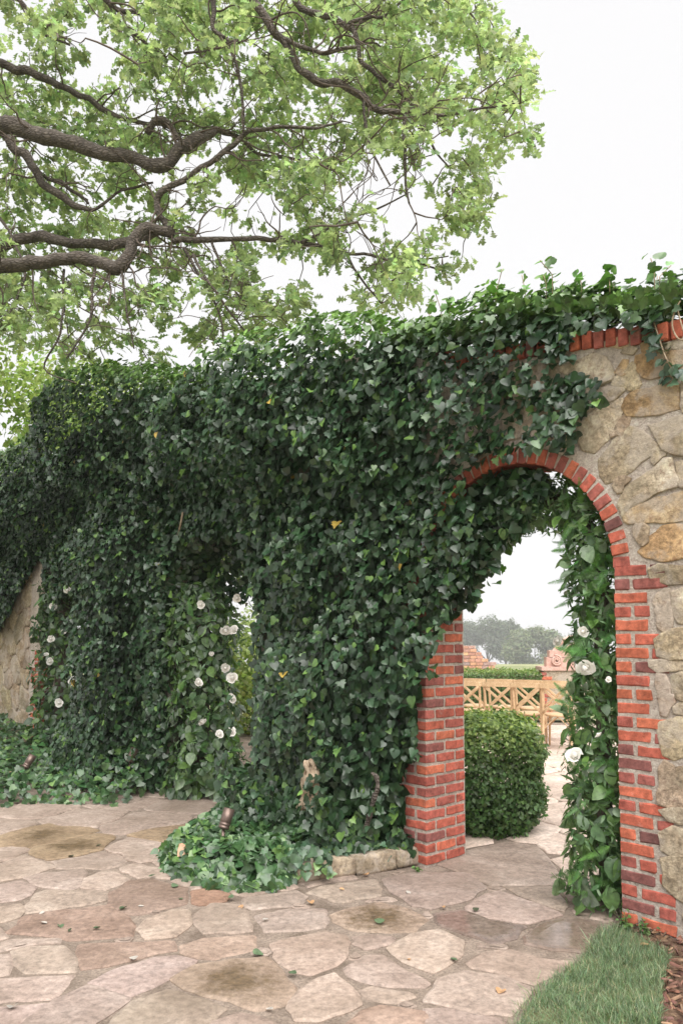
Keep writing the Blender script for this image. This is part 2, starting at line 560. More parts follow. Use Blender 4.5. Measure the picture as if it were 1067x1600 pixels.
IVY = [fan_leaf([(0, .12), (.20, .02), (.42, .10), (.53, .30), (.48, .50), (.32, .74), (.12, .93), (0, 1.0)], .42, .2, .25),
       fan_leaf([(0, .14), (.22, 0), (.46, .08), (.57, .30), (.45, .45), (.36, .63), (.15, .87), (0, 1.0)], .40, .25, .15),
       fan_leaf([(0, .12), (.18, 0), (.40, .02), (.56, .20), (.37, .34), (.46, .54), (.22, .64), (.12, .84), (0, 1.0)], .40, .15, .2)]
OAK = [strip_leaf([(0, 0), (.03, .12), (.19, .22), (.07, .32), (.33, .46), (.10, .56), (.36, .74), (.14, .80), (.17, .95), (0, 1.0)], .3, .2),
       strip_leaf([(0, 0), (.03, .14), (.15, .26), (.06, .36), (.29, .52), (.10, .60), (.40, .72), (.20, .86), (.12, .98), (0, 1.0)], .15, .35)]
OVATE = [strip_leaf([(0, 0), (.16, .12), (.28, .33), (.29, .54), (.18, .78), (0, 1)], .3, .25),
         strip_leaf([(0, 0), (.2, .10), (.36, .32), (.36, .58), (.22, .82), (0, 1)], .2, .4)]
LANCE = [strip_leaf([(0, 0), (.10, .22), (.14, .5), (.08, .78), (0, 1)], .3, .25),
         strip_leaf([(0, 0), (.12, .25), (.13, .55), (.06, .8), (0, 1)], .2, .5)]
SMALL = [(np.array([[0, 0, 0], [.32, .5, .06], [0, 1, -.08], [-.32, .5, .06]], float), np.array([[0, 1, 2], [0, 2, 3]]))]

def fern_leaf():
    V, T = [], []
    for i in range(26):
        y = 0.04 + i/26*0.94
        ln = 0.26*(1-y)**0.6 * (0.6 + 0.4*min(1, y*8))
        for sgn in (-1, 1):
            for q in range(2):
                an = 0.5 + 0.5*random.random()
                zz = (random.random()-0.5)*0.3*ln - 0.25*y*y
                b = len(V)
                V += [(0, y-.013, -.25*y*y), (0, y+.015, -.25*y*y), (sgn*ln*math.cos(an), y+ln*math.sin(an), zz)]
                T.append((b, b+1, b+2))
    b = len(V)
    V += [(-.008, 0, 0), (.008, 0, 0), (0, 1, -.25)]
    T.append((b, b+1, b+2))
    return np.array(V), np.array(T)
FERN = [fern_leaf(), fern_leaf()]

def norm(v):
    return v / np.maximum(np.linalg.norm(v, axis=-1, keepdims=True), 1e-9)

def frames(nrm, tip):
    n = norm(nrm)
    t = tip - n * np.sum(tip*n, -1, keepdims=True)
    bad = np.linalg.norm(t, axis=-1) < 1e-3
    t[bad] = np.cross(n[bad], [0.3, 0.5, 0.8])
    t = norm(t)
    x = np.cross(t, n)
    return np.stack([x, t, n], -1)        # columns

class Leaves:
    """collects leaves (pos, frame, size, colour, template index)"""
    def __init__(s, templates): s.t = templates; s.P = []; s.M = []; s.S = []; s.C = []; s.K = []
    def add(s, P, Fm, S, C, K=None):
        n = len(P)
        if n == 0: return
        s.P.append(P); s.M.append(Fm); s.S.append(np.broadcast_to(S, (n,)).astype(float)); s.C.append(C)
        s.K.append(rng.integers(0, len(s.t), n) if K is None else np.full(n, K))
    def arrays(s):
        return [np.concatenate(a) for a in (s.P, s.M, s.S, s.C, s.K)]
    def mesh(s, name, keep=None):
        P, Fm, S, C, K = s.arrays()
        if keep is not None: P, Fm, S, C, K = P[keep], Fm[keep], S[keep], C[keep], K[keep]
        Vs, Ts, Cs, b = [], [], [], 0
        for k, (tv, tt) in enumerate(s.t):
            i = np.where(K == k)[0]
            if len(i) == 0: continue
            tw = tv[None] * (1 + 0.25*(rng.random((len(i), 1, 3))-0.5))
            V = np.einsum('nij,nkj->nki', Fm[i]*S[i][:, None, None], tw) + P[i][:, None]
            T = tt[None] + (b + np.arange(len(i))*len(tv))[:, None, None]
            Vs.append(V.reshape(-1, 3)); Ts.append(T.reshape(-1, 3))
            Cs.append(np.repeat(C[i], len(tv), 0)); b += len(i)*len(tv)
        return mesh_np(name, np.concatenate(Vs), np.concatenate(Ts), np.concatenate(Cs))
    def parts(s, name, idx, mat, parent, nshade=3):
        """the leaves idx as objects of their own, sharing meshes"""
        P, Fm, S, C, K = s.arrays()
        lum = C[idx].sum(1)
        order = np.argsort(np.argsort(lum)) * nshade // max(1, len(idx))
        cache = {}
        for j, i in enumerate(idx):
            key = (int(K[i]), int(order[j]))
            if key not in cache:
                tv, tt = s.t[key[0]]
                sel = idx[(order == key[1])]
                cache[key] = mesh_np(name, tv, tt, np.repeat(C[sel].mean(0)[None], len(tv), 0))
            o = link(name, cache[key], parent, mat)
            m4 = Matrix.Identity(4)
            for a in range(3):
                for b in range(3): m4[a][b] = Fm[i][a, b]*S[i]
                m4[a][3] = P[i][a] - (parent.location[a] if parent else 0)
            o.matrix_local = m4

def tints(n, base, var=0.25, young_or_lit=None, yfrac=0.0, dead=None, dfrac=0.0):
    c = np.array(base)[None] * (1 + var*(rng.random((n, 1))*2-1)) * (1 + 0.12*(rng.random((n, 3))*2-1))
    if young_or_lit is not None:
        y = rng.random(n) < yfrac
        k = rng.random((n, 1))
        c = np.where(y[:, None], c*(1-k) + np.array(young_or_lit)*k, c)
    if dead is not None:
        y = rng.random(n) < dfrac
        c = np.where(y[:, None], np.array(dead)[None]*(0.7+0.6*rng.random((n, 1))), c)
    return np.clip(c, 0, 1)

# ================================================================== GROUND
gx = np.concatenate([np.linspace(-150, -12, 12), np.linspace(-10, 16, 27), np.linspace(20, 160, 12)])
gy = np.concatenate([np.linspace(-60, -4, 8), np.linspace(-3, 20, 24), np.linspace(22, 160, 40), np.linspace(170, 520, 10)])
XX, YY = np.meshgrid(gx, gy)
ZZ = -0.06 - 19.5*sstep(17, 400, YY)
nv = len(gx)
Fg = [(j*nv+i, j*nv+i+1, (j+1)*nv+i+1, (j+1)*nv+i) for j in range(len(gy)-1) for i in range(nv-1)]
g = link('ground', mesh_py('ground', np.stack([XX.ravel(), YY.ravel(), ZZ.ravel()], 1), Fg, True), None, M['field'])
tag(g, 'meadow ground sloping away beyond the garden', kind='structure')

# ---- autofill of stones between traced ones
def autofill(bounds, res, allow, polys, spacing, joint, rays=18, jitter=0.12):
    x0, x1, y0, y1 = bounds
    xs, ys = np.arange(x0, x1, res), np.arange(y0, y1, res)
    XG, YG = np.meshgrid(xs, ys)
    free = allow(XG, YG)
    for p in polys:
        p = np.asarray(p); c = p.mean(0)
        d = p - c; q = c + d*(1 + joint/np.maximum(np.linalg.norm(d, axis=1, keepdims=True), .05))
        bx = (XG > q[:, 0].min()) & (XG < q[:, 0].max()) & (YG > q[:, 1].min()) & (YG < q[:, 1].max())
        ii = np.where(bx)
        free[ii] &= ~inpoly(XG[ii], YG[ii], q)
    fi = np.argwhere(free)
    rng.shuffle(fi)
    seeds = np.zeros((0, 2))
    for a, b in fi[:6000]:
        pt = np.array([xs[b], ys[a]])
        sp = spacing(pt) if callable(spacing) else spacing
        if len(seeds) == 0 or np.min(np.sum((seeds-pt)**2, 1)) > sp*sp:
            seeds = np.vstack([seeds, pt])
    lab = np.full(XG.shape, -1)
    pts = np.stack([XG[free], YG[free]], 1)
    best = np.zeros(len(pts), int)
    for k in range(0, len(pts), 20000):
        ch = pts[k:k+20000]
        wob = 0.05*np.stack([vnoise(ch[:, 0]*5, ch[:, 1]*5, 3.3), vnoise(ch[:, 0]*5, ch[:, 1]*5, 9.3)], 1)
        best[k:k+20000] = np.argmin(((ch[:, None]+wob[:, None]-seeds[None])**2).sum(2), 1)
    lab[free] = best
    out = []
    for i, sd_ in enumerate(seeds):
        m = lab == i
        if m.sum()*res*res < 0.006: continue
        c = np.array([XG[m].mean(), YG[m].mean()])
        a, b = int(round((c[1]-y0)/res)), int(round((c[0]-x0)/res))
        if not (0 <= a < lab.shape[0] and 0 <= b < lab.shape[1]) or lab[a, b] != i: c = sd_
        rr = []
        for k in range(rays):
            an = 2*math.pi*k/rays
            r = 0
            while r < 1.2:
                r += res*0.6
                a, b = int(round((c[1]+r*math.sin(an)-y0)/res)), int(round((c[0]+r*math.cos(an)-x0)/res))
                if not (0 <= a < lab.shape[0] and 0 <= b < lab.shape[1]) or lab[a, b] != i: break
            rr.append(max(r-joint*0.6, 0.02))
        rr = np.array(rr)
        rr = np.minimum(rr, (np.roll(rr, 1)+np.roll(rr, -1))*0.62)
        an = 2*math.pi*np.arange(rays)/rays
        out.append(np.stack([c[0]+rr*np.cos(an), c[1]+rr*np.sin(an)], 1))
    return out

def chaikin(p, it=1, k=0.22):
    p = np.asarray(p, float)
    for _ in range(it):
        q = np.roll(p, -1, 0)
        p = np.stack([p*(1-k)+q*k, p*k+q*(1-k)], 1).reshape(-1, 2)
    return p

def resample(p, step):
    p = np.asarray(p, float)
    out = []
    for a, b in zip(p, np.roll(p, -1, 0)):
        n = max(1, int(round(np.linalg.norm(b-a)/step)))
        for k in range(n): out.append(a+(b-a)*k/n)
    return np.array(out)

def px_polys(lst, ox, oy, k, fn):
    return [np.array([fn(ox+x/k, oy+y/k)[:2] for x, y in p]) for p in lst]

# traced flagstones (tuple lists), see the three windows on the paving
K1 = 2.6675
FL1 = {
 'a': [(-60,350),(0,345),(100,305),(160,325),(230,355),(130,390),(0,415),(-60,420)], 'b': [(110,400),(180,380),(350,362),(368,378),(340,430),(300,445),(180,440),(130,420)],
 'c': [(350,400),(430,370),(490,375),(540,405),(500,430),(430,455),(345,440)], 'd': [(-60,440),(0,430),(90,410),(155,440),(130,470),(90,490),(-60,510)],
 'e': [(110,520),(150,460),(200,450),(440,455),(450,490),(380,510),(200,535),(115,545)], 'f': [(-50,530),(80,510),(105,530),(80,560),(-50,605)],
 'g': [(455,470),(540,412),(640,405),(775,442),(780,505),(700,520),(580,550),(500,545),(460,510)], 'g2': [(795,455),(880,440),(960,470),(940,495),(830,515),(800,505)],
 'h': [(35,625),(100,562),(250,535),(455,515),(540,560),(562,600),(550,640),(330,658),(250,645),(130,635)], 'i': [(575,610),(600,570),(720,530),(790,530),(800,590),(730,640),(610,655)],
 'j': [(815,555),(880,505),(1010,512),(1050,600),(1050,622),(850,632),(820,600)], 'k': [(330,675),(600,665),(720,660),(740,700),(650,715),(450,765),(350,775),(325,720)],
 'l': [(60,705),(130,685),(270,685),(320,735),(310,785),(100,795),(60,760)], 'm': [(-60,725),(40,718),(55,770),(40,800),(-60,810)], 'n': [(-60,825),(100,812),(295,805),(250,865),(220,900),(-60,920)],
 'o': [(-60,690),(60,655),(245,652),(235,670),(100,678),(20,700),(-60,712)], 'p': [(380,830),(480,780),(640,730),(740,725),(815,745),(760,790),(640,855),(540,890),(440,850)],
 'q': [(60,1060),(110,990),(230,912),(370,845),(430,860),(535,905),(470,960),(400,1000),(330,1070)], 'r': [(430,1060),(480,970),(560,915),(700,860),(760,875),(945,940),(880,1000),(820,1060)],
 's': [(-60,940),(205,920),(190,950),(100,995),(30,1050),(-60,1060)], 't': [(755,680),(850,648),(1060,638),(1060,695),(900,738),(810,726),(755,710)]}
FL2 = {
 'u': [(-205,605),(-85,548),(60,522),(200,517),(258,570),(325,640),(268,712),(150,732),(40,688),(-125,655)], 'v': [(155,342),(300,318),(438,318),(466,370),(440,392),(280,408),(195,412)],
 'w': [(222,460),(300,432),(450,412),(533,426),(548,488),(490,550),(390,586),(330,576),(262,530)], 'x': [(482,340),(560,307),(680,288),(790,312),(876,360),(820,408),(720,412),(560,402),(492,370)],
 'y': [(372,248),(440,218),(660,190),(684,258),(560,282),(500,290),(425,262)], 'aa': [(105,272),(330,240),(362,265),(340,298),(150,318),(112,300)],
 'cc': [(525,562),(620,505),(690,505),(760,552),(876,620),(860,642),(720,636),(600,616),(542,590)], 'dd': [(602,652),(640,638),(815,662),(826,680),(740,702),(640,688)],
 'ee': [(298,720),(342,652),(420,602),(488,580),(556,642),(594,708),(540,746),(420,782),(322,778)], 'ff': [(566,432),(640,424),(735,432),(718,458),(612,486),(572,460)],
 'hh': [(500,830),(605,735),(680,714),(900,750),(1000,820),(900,900),(560,900)], 'jj': [(-80,800),(0,775),(100,745),(275,792),(330,840),(200,900),(-60,900)]}
FL3 = {
 'z': [(0,192),(120,164),(340,164),(412,230),(330,286),(200,316),(114,298),(24,240)], 'll': [(182,120),(340,74),(520,34),(640,54),(750,190),(736,212),(600,218),(440,214),(384,186)],
 'mm': [(338,310),(424,250),(480,242),(640,294),(742,338),(590,374),(450,354),(356,342)], 'nn': [(210,334),(320,316),(448,364),(580,388),(536,436),(470,460),(354,426),(218,378)],
 'oo': [(576,430),(644,386),(760,350),(900,374),(876,438),(830,494),(700,484),(596,458)], 'pp': [(14,480),(102,424),(230,404),(334,450),(306,526),(200,576),(84,536)],
 'qq': [(358,540),(432,494),(530,480),(680,524),(792,532),(700,586),(620,624),(482,576),(384,558)], 'rr': [(156,700),(242,606),(340,576),(480,594),(612,642),(586,690),(520,756),(400,746),(262,716)],
 'tt': [(500,222),(700,222),(764,300),(748,328),(570,262)], 'ss': [(170,735),(260,730),(400,760),(510,775),(440,900),(200,900)]}
traced = {}
for D, ox, oy in ((FL1, 0, 1220), (FL2, 340, 1300), (FL3, 600, 1300)):
    for k, p in D.items():
        traced[k] = px_polys([p], ox, oy, K1, ugr)[0]
LAWN = np.array([ugr(x, y)[:2] for x, y in [(800,1612),(828,1568),(868,1534),(908,1502),(938,1460),(962,1444),(985,1452),(1046,1492),(1036,1540),(1030,1612)]])
MULCH = np.array([ugr(x, y)[:2] for x, y in [(1030,1612),(1036,1540),(1046,1492),(985,1452),(975,1446)]] + [W(-.02, 0)[:2], W(-2.6, 0)[:2], W(-2.6, 0, 1.6)[:2]])

def patio_allow(X, Y):
    s = (X-P0[0])*T2[0] + (Y-P0[1])*T2[1]
    d = (X-P0[0])*N2[0] + (Y-P0[1])*N2[1]
    front = (d > 0.03) & (X < 1.15 + 0.12*(Y-3)) & (Y > 2.0) & (s > 0.1) & (s < 9.6)
    opening = (d <= 0.03) & (d > -0.5) & (((s > 0.05) & (s < 1.4)) | ((s > 3.45) & (s < 4.9)))
    back = (d <= -0.5) & (Y < 14) & (X > -0.6) & (X < 4.6) & (s > -2)
    bed1 = (d > 0) & (d < 0.45) & (((s > 1.5) & (s < 3.3)) | (s > 5.1))
    ok = (front | opening | back) & ~bed1
    ok &= ~inpoly(X, Y, LAWN) & ~inpoly(X, Y, MULCH)
    return ok
fills = autofill((-6.2, 4.7, 1.9, 14.0), 0.03, patio_allow, list(traced.values()), lambda p: 0.36 if p[1] < 6 else 0.55, 0.035)

patio_bed = np.array([(-7.5, 1.0), (2.6, 1.0), W(-2.6, 0, 1.6)[:2], W(-2.6, 0, -.6)[:2], (5.2, 5.0), (5.2, 14.4), (-1.5, 14.4), W(11, 0, -.5)[:2], W(11, 0, 1.5)[:2]])
pm = MB(); n = len(patio_bed)
pm.add([(*p, -0.012) for p in patio_bed] + [(*p, -0.09) for p in patio_bed], [tuple(range(n))] + [(i, i+n, (i+1) % n+n, (i+1) % n) for i in range(n)])
patio = pm.build('patio', M['joint'])
bm_ = bmesh.new(); bm_.from_mesh(patio.data); bmesh.ops.recalc_face_normals(bm_, faces=bm_.faces); bm_.to_mesh(patio.data); bm_.free()
tag(patio, 'irregular flagstone paving in front of and beyond the arch', kind='structure')

def flagstone(poly, color=(1, 1, 1, 1), lift=0.0, mat='flag'):
    p = resample(chaikin(poly, 1, 0.06), 0.05)
    c = p.mean(0)
    q = p - c
    ln = np.linalg.norm(q, axis=1, keepdims=True)
    wob = vnoise(p[:, 0]*9, p[:, 1]*9, 1.7)[:, None]*0.014 + vnoise(p[:, 0]*25, p[:, 1]*25, 5.7)[:, None]*0.009
    q = q*(1+(wob*1.3+.012)/ln)
    n = len(q)
    tx, ty = (random.random()-.5)*0.012, (random.random()-.5)*0.012
    def zt(a): return lift + a[:, 0]*tx + a[:, 1]*ty
    r0, r1 = q, q*(1-0.016/ln)
    r2 = q*(1-np.minimum(0.06/ln, .3))
    V = np.concatenate([np.c_[r0, np.full(n, -0.05)], np.c_[r0, zt(r0)-0.009], np.c_[r1, zt(r1)-0.002], np.c_[r2, zt(r2)+0.002*vnoise(r2[:, 0]*6, r2[:, 1]*6)]])
    Fc = [tuple(3*n+i for i in range(n))]
    for r in range(3):
        for i in range(n):
            j = (i+1) % n
            Fc.append((r*n+i, r*n+j, (r+1)*n+j, (r+1)*n+i))
    area = 0.5*np.sum(q[:, 0]*np.roll(q[:, 1], -1) - q[:, 1]*np.roll(q[:, 0], -1))
    if area < 0: Fc = [f[::-1] for f in Fc]
    me = mesh_py('flagstone', V, Fc)
    o = link('flagstone', me, patio, M[mat])
    o.location = (c[0], c[1], 0)
    o.color = color
    return o

FCOL = {'g': (.74, .66, .62, 1), 'g2': (.86, .66, .56, 1), 'h': (.76, .66, .61, 1), 'k': (.85, .76, .71, 1), 'x': (.98, .92, .84, .1), 'u': (.94, .88, .8, .2), 'nn': (.62, .58, .58, 1), 'oo': (.6, .55, .52, 1),
        'c': (1.12, 1.1, 1.08, 1), 'ee': (1.12, 1.09, 1.06, 1), 'pp': (1.14, 1.12, 1.08, 1), 'w': (1.05, 1.0, .97, 1), 'i': (1.1, 1.07, 1.02, 1), 't': (.92, .84, .78, 1), 'hh': (.96, .85, .79, 1)}
for k, p in traced.items():
    v = 0.92 + 0.14*random.random()
    flagstone(p, FCOL.get(k, (v, v*(0.95+.05*random.random()), v*(.93+.07*random.random()), 1)), (random.random()-.5)*0.004, 'wetflag' if k in ('nn', 'oo') else 'flag')
spots = [ugr(168, 1306)[:2], ugr(60, 1312)[:2], ugr(225, 1302)[:2]]
for p in fills:
    v = 0.88 + 0.18*random.random()
    c = p.mean(0)
    col = (v, v*0.97, v*0.95, 1)
    if (c-P0)@N2 < -.45: col = (v*1.9, v*1.88, v*1.88, 1)  # stones beyond the wall paled, stronger daylight put into their colour
    if min(np.linalg.norm(c-s_) for s_ in spots) < 0.42: col = (.8, .72, .55, .1)
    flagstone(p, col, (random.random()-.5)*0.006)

# ================================================================== GARDEN WALL
THK = 0.43
RA = 0.775
ARCH = [(0.0, 1.43), (3.4, 4.95), (6.8, 8.35)]
SPR = 1.97
RZ = 0.72
def arch_low(s):
    s = np.asarray(s, float); z = np.full(s.shape, -0.1)
    for a, b in ARCH:
        m = (s > a) & (s < b)
        u = (s-(a+b)/2)/((b-a)/2)
        z = np.where(m, SPR + RZ*np.sqrt(np.clip(1-u*u, 0, 1)), z)
    return z
SIL = [(1067,424),(1000,434),(940,436),(860,438),(800,466),(700,486),(600,500),(520,520),(430,550),(340,580),(300,577),(250,580),(200,602),(140,645),(100,692),(50,708),(0,738)]
ST = np.array([uwall(x, y, -0.15) for x, y in SIL])
so = np.argsort(ST[:, 0]); ST = ST[so]
def ztop(s): return np.interp(s, ST[:, 0], ST[:, 1])
def zwall(s):
    a = np.interp(s, [-3, -.35, .28, .9, 1.6], [3.16, 3.2, 3.32, 3.38, 3.42])
    k = sstep(.9, 1.8, s)
    return a*(1-k) + (ztop(s)-.3)*k

wall = empty('garden_wall', (0, 0, 0))
tag(wall, 'tall sandstone garden wall with red brick arches, largely under ivy', 'wall')
CARCH = [(a-.006, b+.006) for a, b in ARCH]
def build_core():
    ss = set(np.round(np.linspace(-2.6, 11.5, 70), 3).tolist())
    for a, b in CARCH:
        for k in range(25):
            ss.add(round((a+b)/2 - (b-a)/2*math.cos(math.pi*k/24), 4))
    ss = np.array(sorted(ss))
    V, Fc = [], []
    def P(s, z, d):
        V.append(W(s, z, d)); return len(V)-1
    REC = 0.004
    for a, b in zip(ss[:-1], ss[1:]):
        if b-a < 1e-4: continue
        m = (a+b)/2
        inside = any(x < m < y for x, y in CARCH)
        la, lb = -0.1, -0.1
        if inside:
            for x, y in CARCH:
                if x < m < y:
                    f = lambda q: SPR + (RZ+.008)*math.sqrt(max(0, 1-((q-(x+y)/2)/((y-x)/2))**2))
                    la, lb = f(a), f(b)
        ta, tb = float(zwall(a)), float(zwall(b))
        # front/back faces in rows
        rows = 10
        for d, flip in ((-REC, False), (-THK+REC, True)):
            for r in range(rows):
                q = [P(a, la+(ta-la)*r/rows, d), P(b, lb+(tb-lb)*r/rows, d), P(b, lb+(tb-lb)*(r+1)/rows, d), P(a, la+(ta-la)*(r+1)/rows, d)]
                Fc.append(tuple(q) if flip else tuple(q[::-1]))
        Fc.append((P(a, ta, -REC), P(b, tb, -REC), P(b, tb, -THK+REC), P(a, ta, -THK+REC)))
        Fc.append((P(a, la, -REC), P(a, la, -THK+REC), P(b, lb, -THK+REC), P(b, lb, -REC)))
    for s in [x for ab in CARCH for x in ab] + [-2.6, 11.5]:
        top = SPR if s not in (-2.6, 11.5) else float(zwall(s))
        Fc.append((P(s, -.1, -REC), P(s, -.1, -THK+REC), P(s, top, -THK+REC), P(s, top, -REC)))
    me = mesh_py('mortar_core', V, Fc)
    b = bmesh.new(); b.from_mesh(me); bmesh.ops.remove_doubles(b, verts=b.verts, dist=1e-4); bmesh.ops.recalc_face_normals(b, faces=b.faces); b.to_mesh(me); b.free()
    return link('mortar_core', me, wall, M['mortar'])
build_core()

# rounded brick: shared meshes by size, wobbly edges
_bk = {}
def brick_mesh(l, h, d):
    key = (round(l, 3), round(h, 3), round(d, 3), random.randrange(3))
    if key in _bk: return _bk[key]
    b = bmesh.new()
    bmesh.ops.create_cube(b, size=1.0)
    bmesh.ops.scale(b, vec=(l, d, h), verts=b.verts)
    bmesh.ops.subdivide_edges(b, edges=[e for e in b.edges if abs((e.verts[0].co-e.verts[1].co).length - l) < 1e-4 and l > .15], cuts=2)
    bmesh.ops.bevel(b, geom=[e for e in b.edges if len(e.link_faces) == 2 and e.calc_face_angle(0) > 0.5], offset=0.006, segments=1, affect='EDGES')
    for v in b.verts:
        v.co += Vector((random.uniform(-1, 1)*.0045, random.uniform(-1, 1)*.003, random.uniform(-1, 1)*.0036))
    me = bpy.data.meshes.new('brick'); b.to_mesh(me); b.free()
    me.materials.append(M['brick'])
    _bk[key] = me
    return me
RW = Matrix(((T2[0], -N2[0], 0), (T2[1], -N2[1], 0), (0, 0, 1))).to_4x4()      # local x along wall, y into wall, z up
def brick(s, z, d, l, h, dp, rot=0.0, axis='s', parent=wall, col=None):
    """centre at (s,z), front at d; l along axis; rot = roll in the wall plane"""
    o = link('brick', brick_mesh(l, h, dp), parent)
    p = W(s, z, d)
    m = Matrix.Translation(Vector(p)) @ RW
    if axis == 'd': m = m @ Matrix.Rotation(R(90), 4, 'Z')
    if rot: m = m @ Matrix.Rotation(rot, 4, 'Y')
    m = m @ Matrix.Rotation(R(random.uniform(-.7, .7)), 4, 'Y')
    o.matrix_world = m
    v = random.uniform(.88, 1.1)
    o.color = col or (v, v, v, 1)
    return o
CO, BH, BL, BD, J = 0.0768, 0.0585, 0.197, 0.095, 0.019
PAT = [(.1, .2), (.2, .1), (.1, .2), (.2,), (.1, .1), (.2,)]
QUOIN = []
for c in range(26):
    z = 0.035 + c*CO
    x = -0.002
    pt = PAT[(c+0) % 6]
    for l in pt:
        L_ = BD if l == .1 else BL
        dp = 0.13
        brick(-(abs(x)+L_/2), z+BH/2*0+0.0, -dp/2+0.002+random.uniform(-.002, .002), L_*random.uniform(.97, 1.0), BH, dp)
        x = abs(x)+L_+J
    QUOIN.append((z, x))
brick(-.27, .035+3*CO+.02, -.06, .09, .058, .12)
# left jamb of the nearest arch: front return and reveal
for c in range(26):
    z = 0.035 + c*CO
    s0 = ARCH[0][1]
    if c % 2 == 0:
        brick(s0+BD/2-.002, z, -BL/2+0.002, BL, BH, BD, axis='d')
        brick(s0+BD/2-.002+random.uniform(-.002, .002), z, -BL*1.5-J+0.002, BL, BH, BD, axis='d')
        if c < 20: brick(s0+BD+J+BL/2, z, -.055, BL, BH, .11)
    else:
        brick(s0+BL/2-.002, z, -BD/2+0.002, BL, BH, BD)
        brick(s0+BD/2-.002+random.uniform(-.002, .002), z, -BD-J-BL/2+.002, BL, BH, BD, axis='d')
        brick(s0+BD/2-.002, z, -BD-J*2-BL-BD/2+.004, BD, BH, BD, axis='d')
        if c < 20: brick(s0+BL+J+BD/2, z, -.055, BD, BH, .11)
# arch rings
def ring(ai, sel=lambda k: True, rows=(0, 1), n=32):
    a, b = ARCH[ai]; cx = (a+b)/2
    for k in range(n):
        if not sel(k): continue
        th = math.pi*(k+.5)/n
        ra_ = (b-a)/2
        px_, pz_ = -ra_*math.cos(th), RZ*math.sin(th)
        nx_, nz_ = px_/ra_**2, pz_/RZ**2
        l_ = math.hypot(nx_, nz_); nx_, nz_ = nx_/l_, nz_/l_
        px_, pz_ = px_+nx_*.05, pz_+nz_*.05
        an = math.atan2(nx_, nz_)
        for r in rows:
            o = brick(0, 0, 0, BL, .061, .102)
            o.matrix_world = Matrix.Translation(Vector(W(cx+px_, SPR+pz_, 0.004-BL/2-r*(BL+J)+random.uniform(-.003, .003)))) @ RW @ Matrix.Rotation(an, 4, 'Y') \
                @ Matrix.Rotation(R(90), 4, 'Z') @ Matrix.Rotation(R(90), 4, 'X') @ Matrix.Rotation(R(random.uniform(-1, 1)), 4, 'Y')
ring(0)
ring(1, lambda k: k in (13, 14, 15, 16, 17, 18), (0,))
# far arch quoins, left side
for c in range(18):
    z = 0.035 + c*CO
    x = 8.35
    for l in PAT[c % 6]:
        L_ = BD if l == .1 else BL
        brick(x+L_/2, z, -.06, L_, BH, .124)
        x += L_+J
# coping, bricks on edge
cs = -2.58
while cs < 1.35:
    zb = float(zwall(cs))
    for r in (0, 1):
        brick(cs, zb+.055, .012-BL/2-r*(BL+J), BL, .062, .104, axis='d').matrix_world = \
            Matrix.Translation(Vector(W(cs, zb+.052+random.uniform(-.005, .005), .022-BL/2-r*(BL+J)+random.uniform(-.008, .004)))) @ RW @ Matrix.Rotation(R(90), 4, 'Z') @ Matrix.Rotation(R(90), 4, 'X') @ Matrix.Rotation(R(random.uniform(-2, 2)), 4, 'Z')
    cs += .0775

# rubble stones
def wallstone(poly, color, prot=0.02, grow=0.019):
    """poly in (s,z): a split-faced rubble stone"""
    p = resample(chaikin(poly, 1, 0.05), 0.045)
    c = p.mean(0)
    q = p-c
    ln = np.maximum(np.linalg.norm(q, axis=1, keepdims=True), .02)
    q = q*(1+grow/ln+(vnoise(p[:, 0]*16, p[:, 1]*16, 2.2)[:, None]*0.014+vnoise(p[:, 0]*40, p[:, 1]*40, 7.2)[:, None]*0.009)/ln)
    n = len(q)
    sd_ = random.random()*50
    tl = np.array([random.uniform(-.06, .06), random.uniform(-.07, .04)])
    V, rings_ = [], ((1.0, -1), (1.0, -.2), (.98, .75), (.92, .97), (.68, 1.0), (.44, 1.0), (.2, 1.0))
    for f, dd in rings_:
        r = q*f
        w_ = c+r
        if dd == -1: d = np.full(n, -.03)
        else:
            a = vnoise(w_[:, 0]*4+sd_, w_[:, 1]*7, sd_); b2 = vnoise(w_[:, 0]*11, w_[:, 1]*15+sd_, sd_); c3 = vnoise(w_[:, 0]*30, w_[:, 1]*34+sd_, sd_)
            ledge = np.floor((a*.5+.5)*3.2)/3.2-.4
            d = prot*dd + (r@tl + .014*ledge + .008*b2 + .004*c3)*(1 if dd > 0 else .3)*min(1, prot/.012)
        V.append(W(c[0]+r[:, 0], c[1]+r[:, 1], d))
    V.append(W(np.array([c[0]]), np.array([c[1]]), np.array([prot])))
    V = np.concatenate(V)
    org = W(c[0], c[1], 0)
    V = V-org
    Fc = []
    m = len(rings_)
    for r in range(m-1):
        for i in range(n):
            j = (i+1) % n
            Fc.append((r*n+i, r*n+j, (r+1)*n+j, (r+1)*n+i))
    for i in range(n): Fc.append(((m-1)*n+i, (m-1)*n+(i+1) % n, m*n))
    me = mesh_py('stone', V, Fc)
    b = bmesh.new(); b.from_mesh(me); bmesh.ops.recalc_face_normals(b, faces=b.faces)
    f = max(b.faces, key=lambda f_: f_.calc_center_median().dot(Vector((*N2, 0))))
    if f.normal.dot(Vector((*N2, 0))) < 0: bmesh.ops.reverse_faces(b, faces=b.faces)
    b.to_mesh(me); b.free()
    me.polygons.foreach_set('use_smooth', np.ones(len(me.polygons), bool))
    o = link('stone', me, wall, M['wallstone'])
    o.location = org
    o.color = color
    return o
KW = 5.335
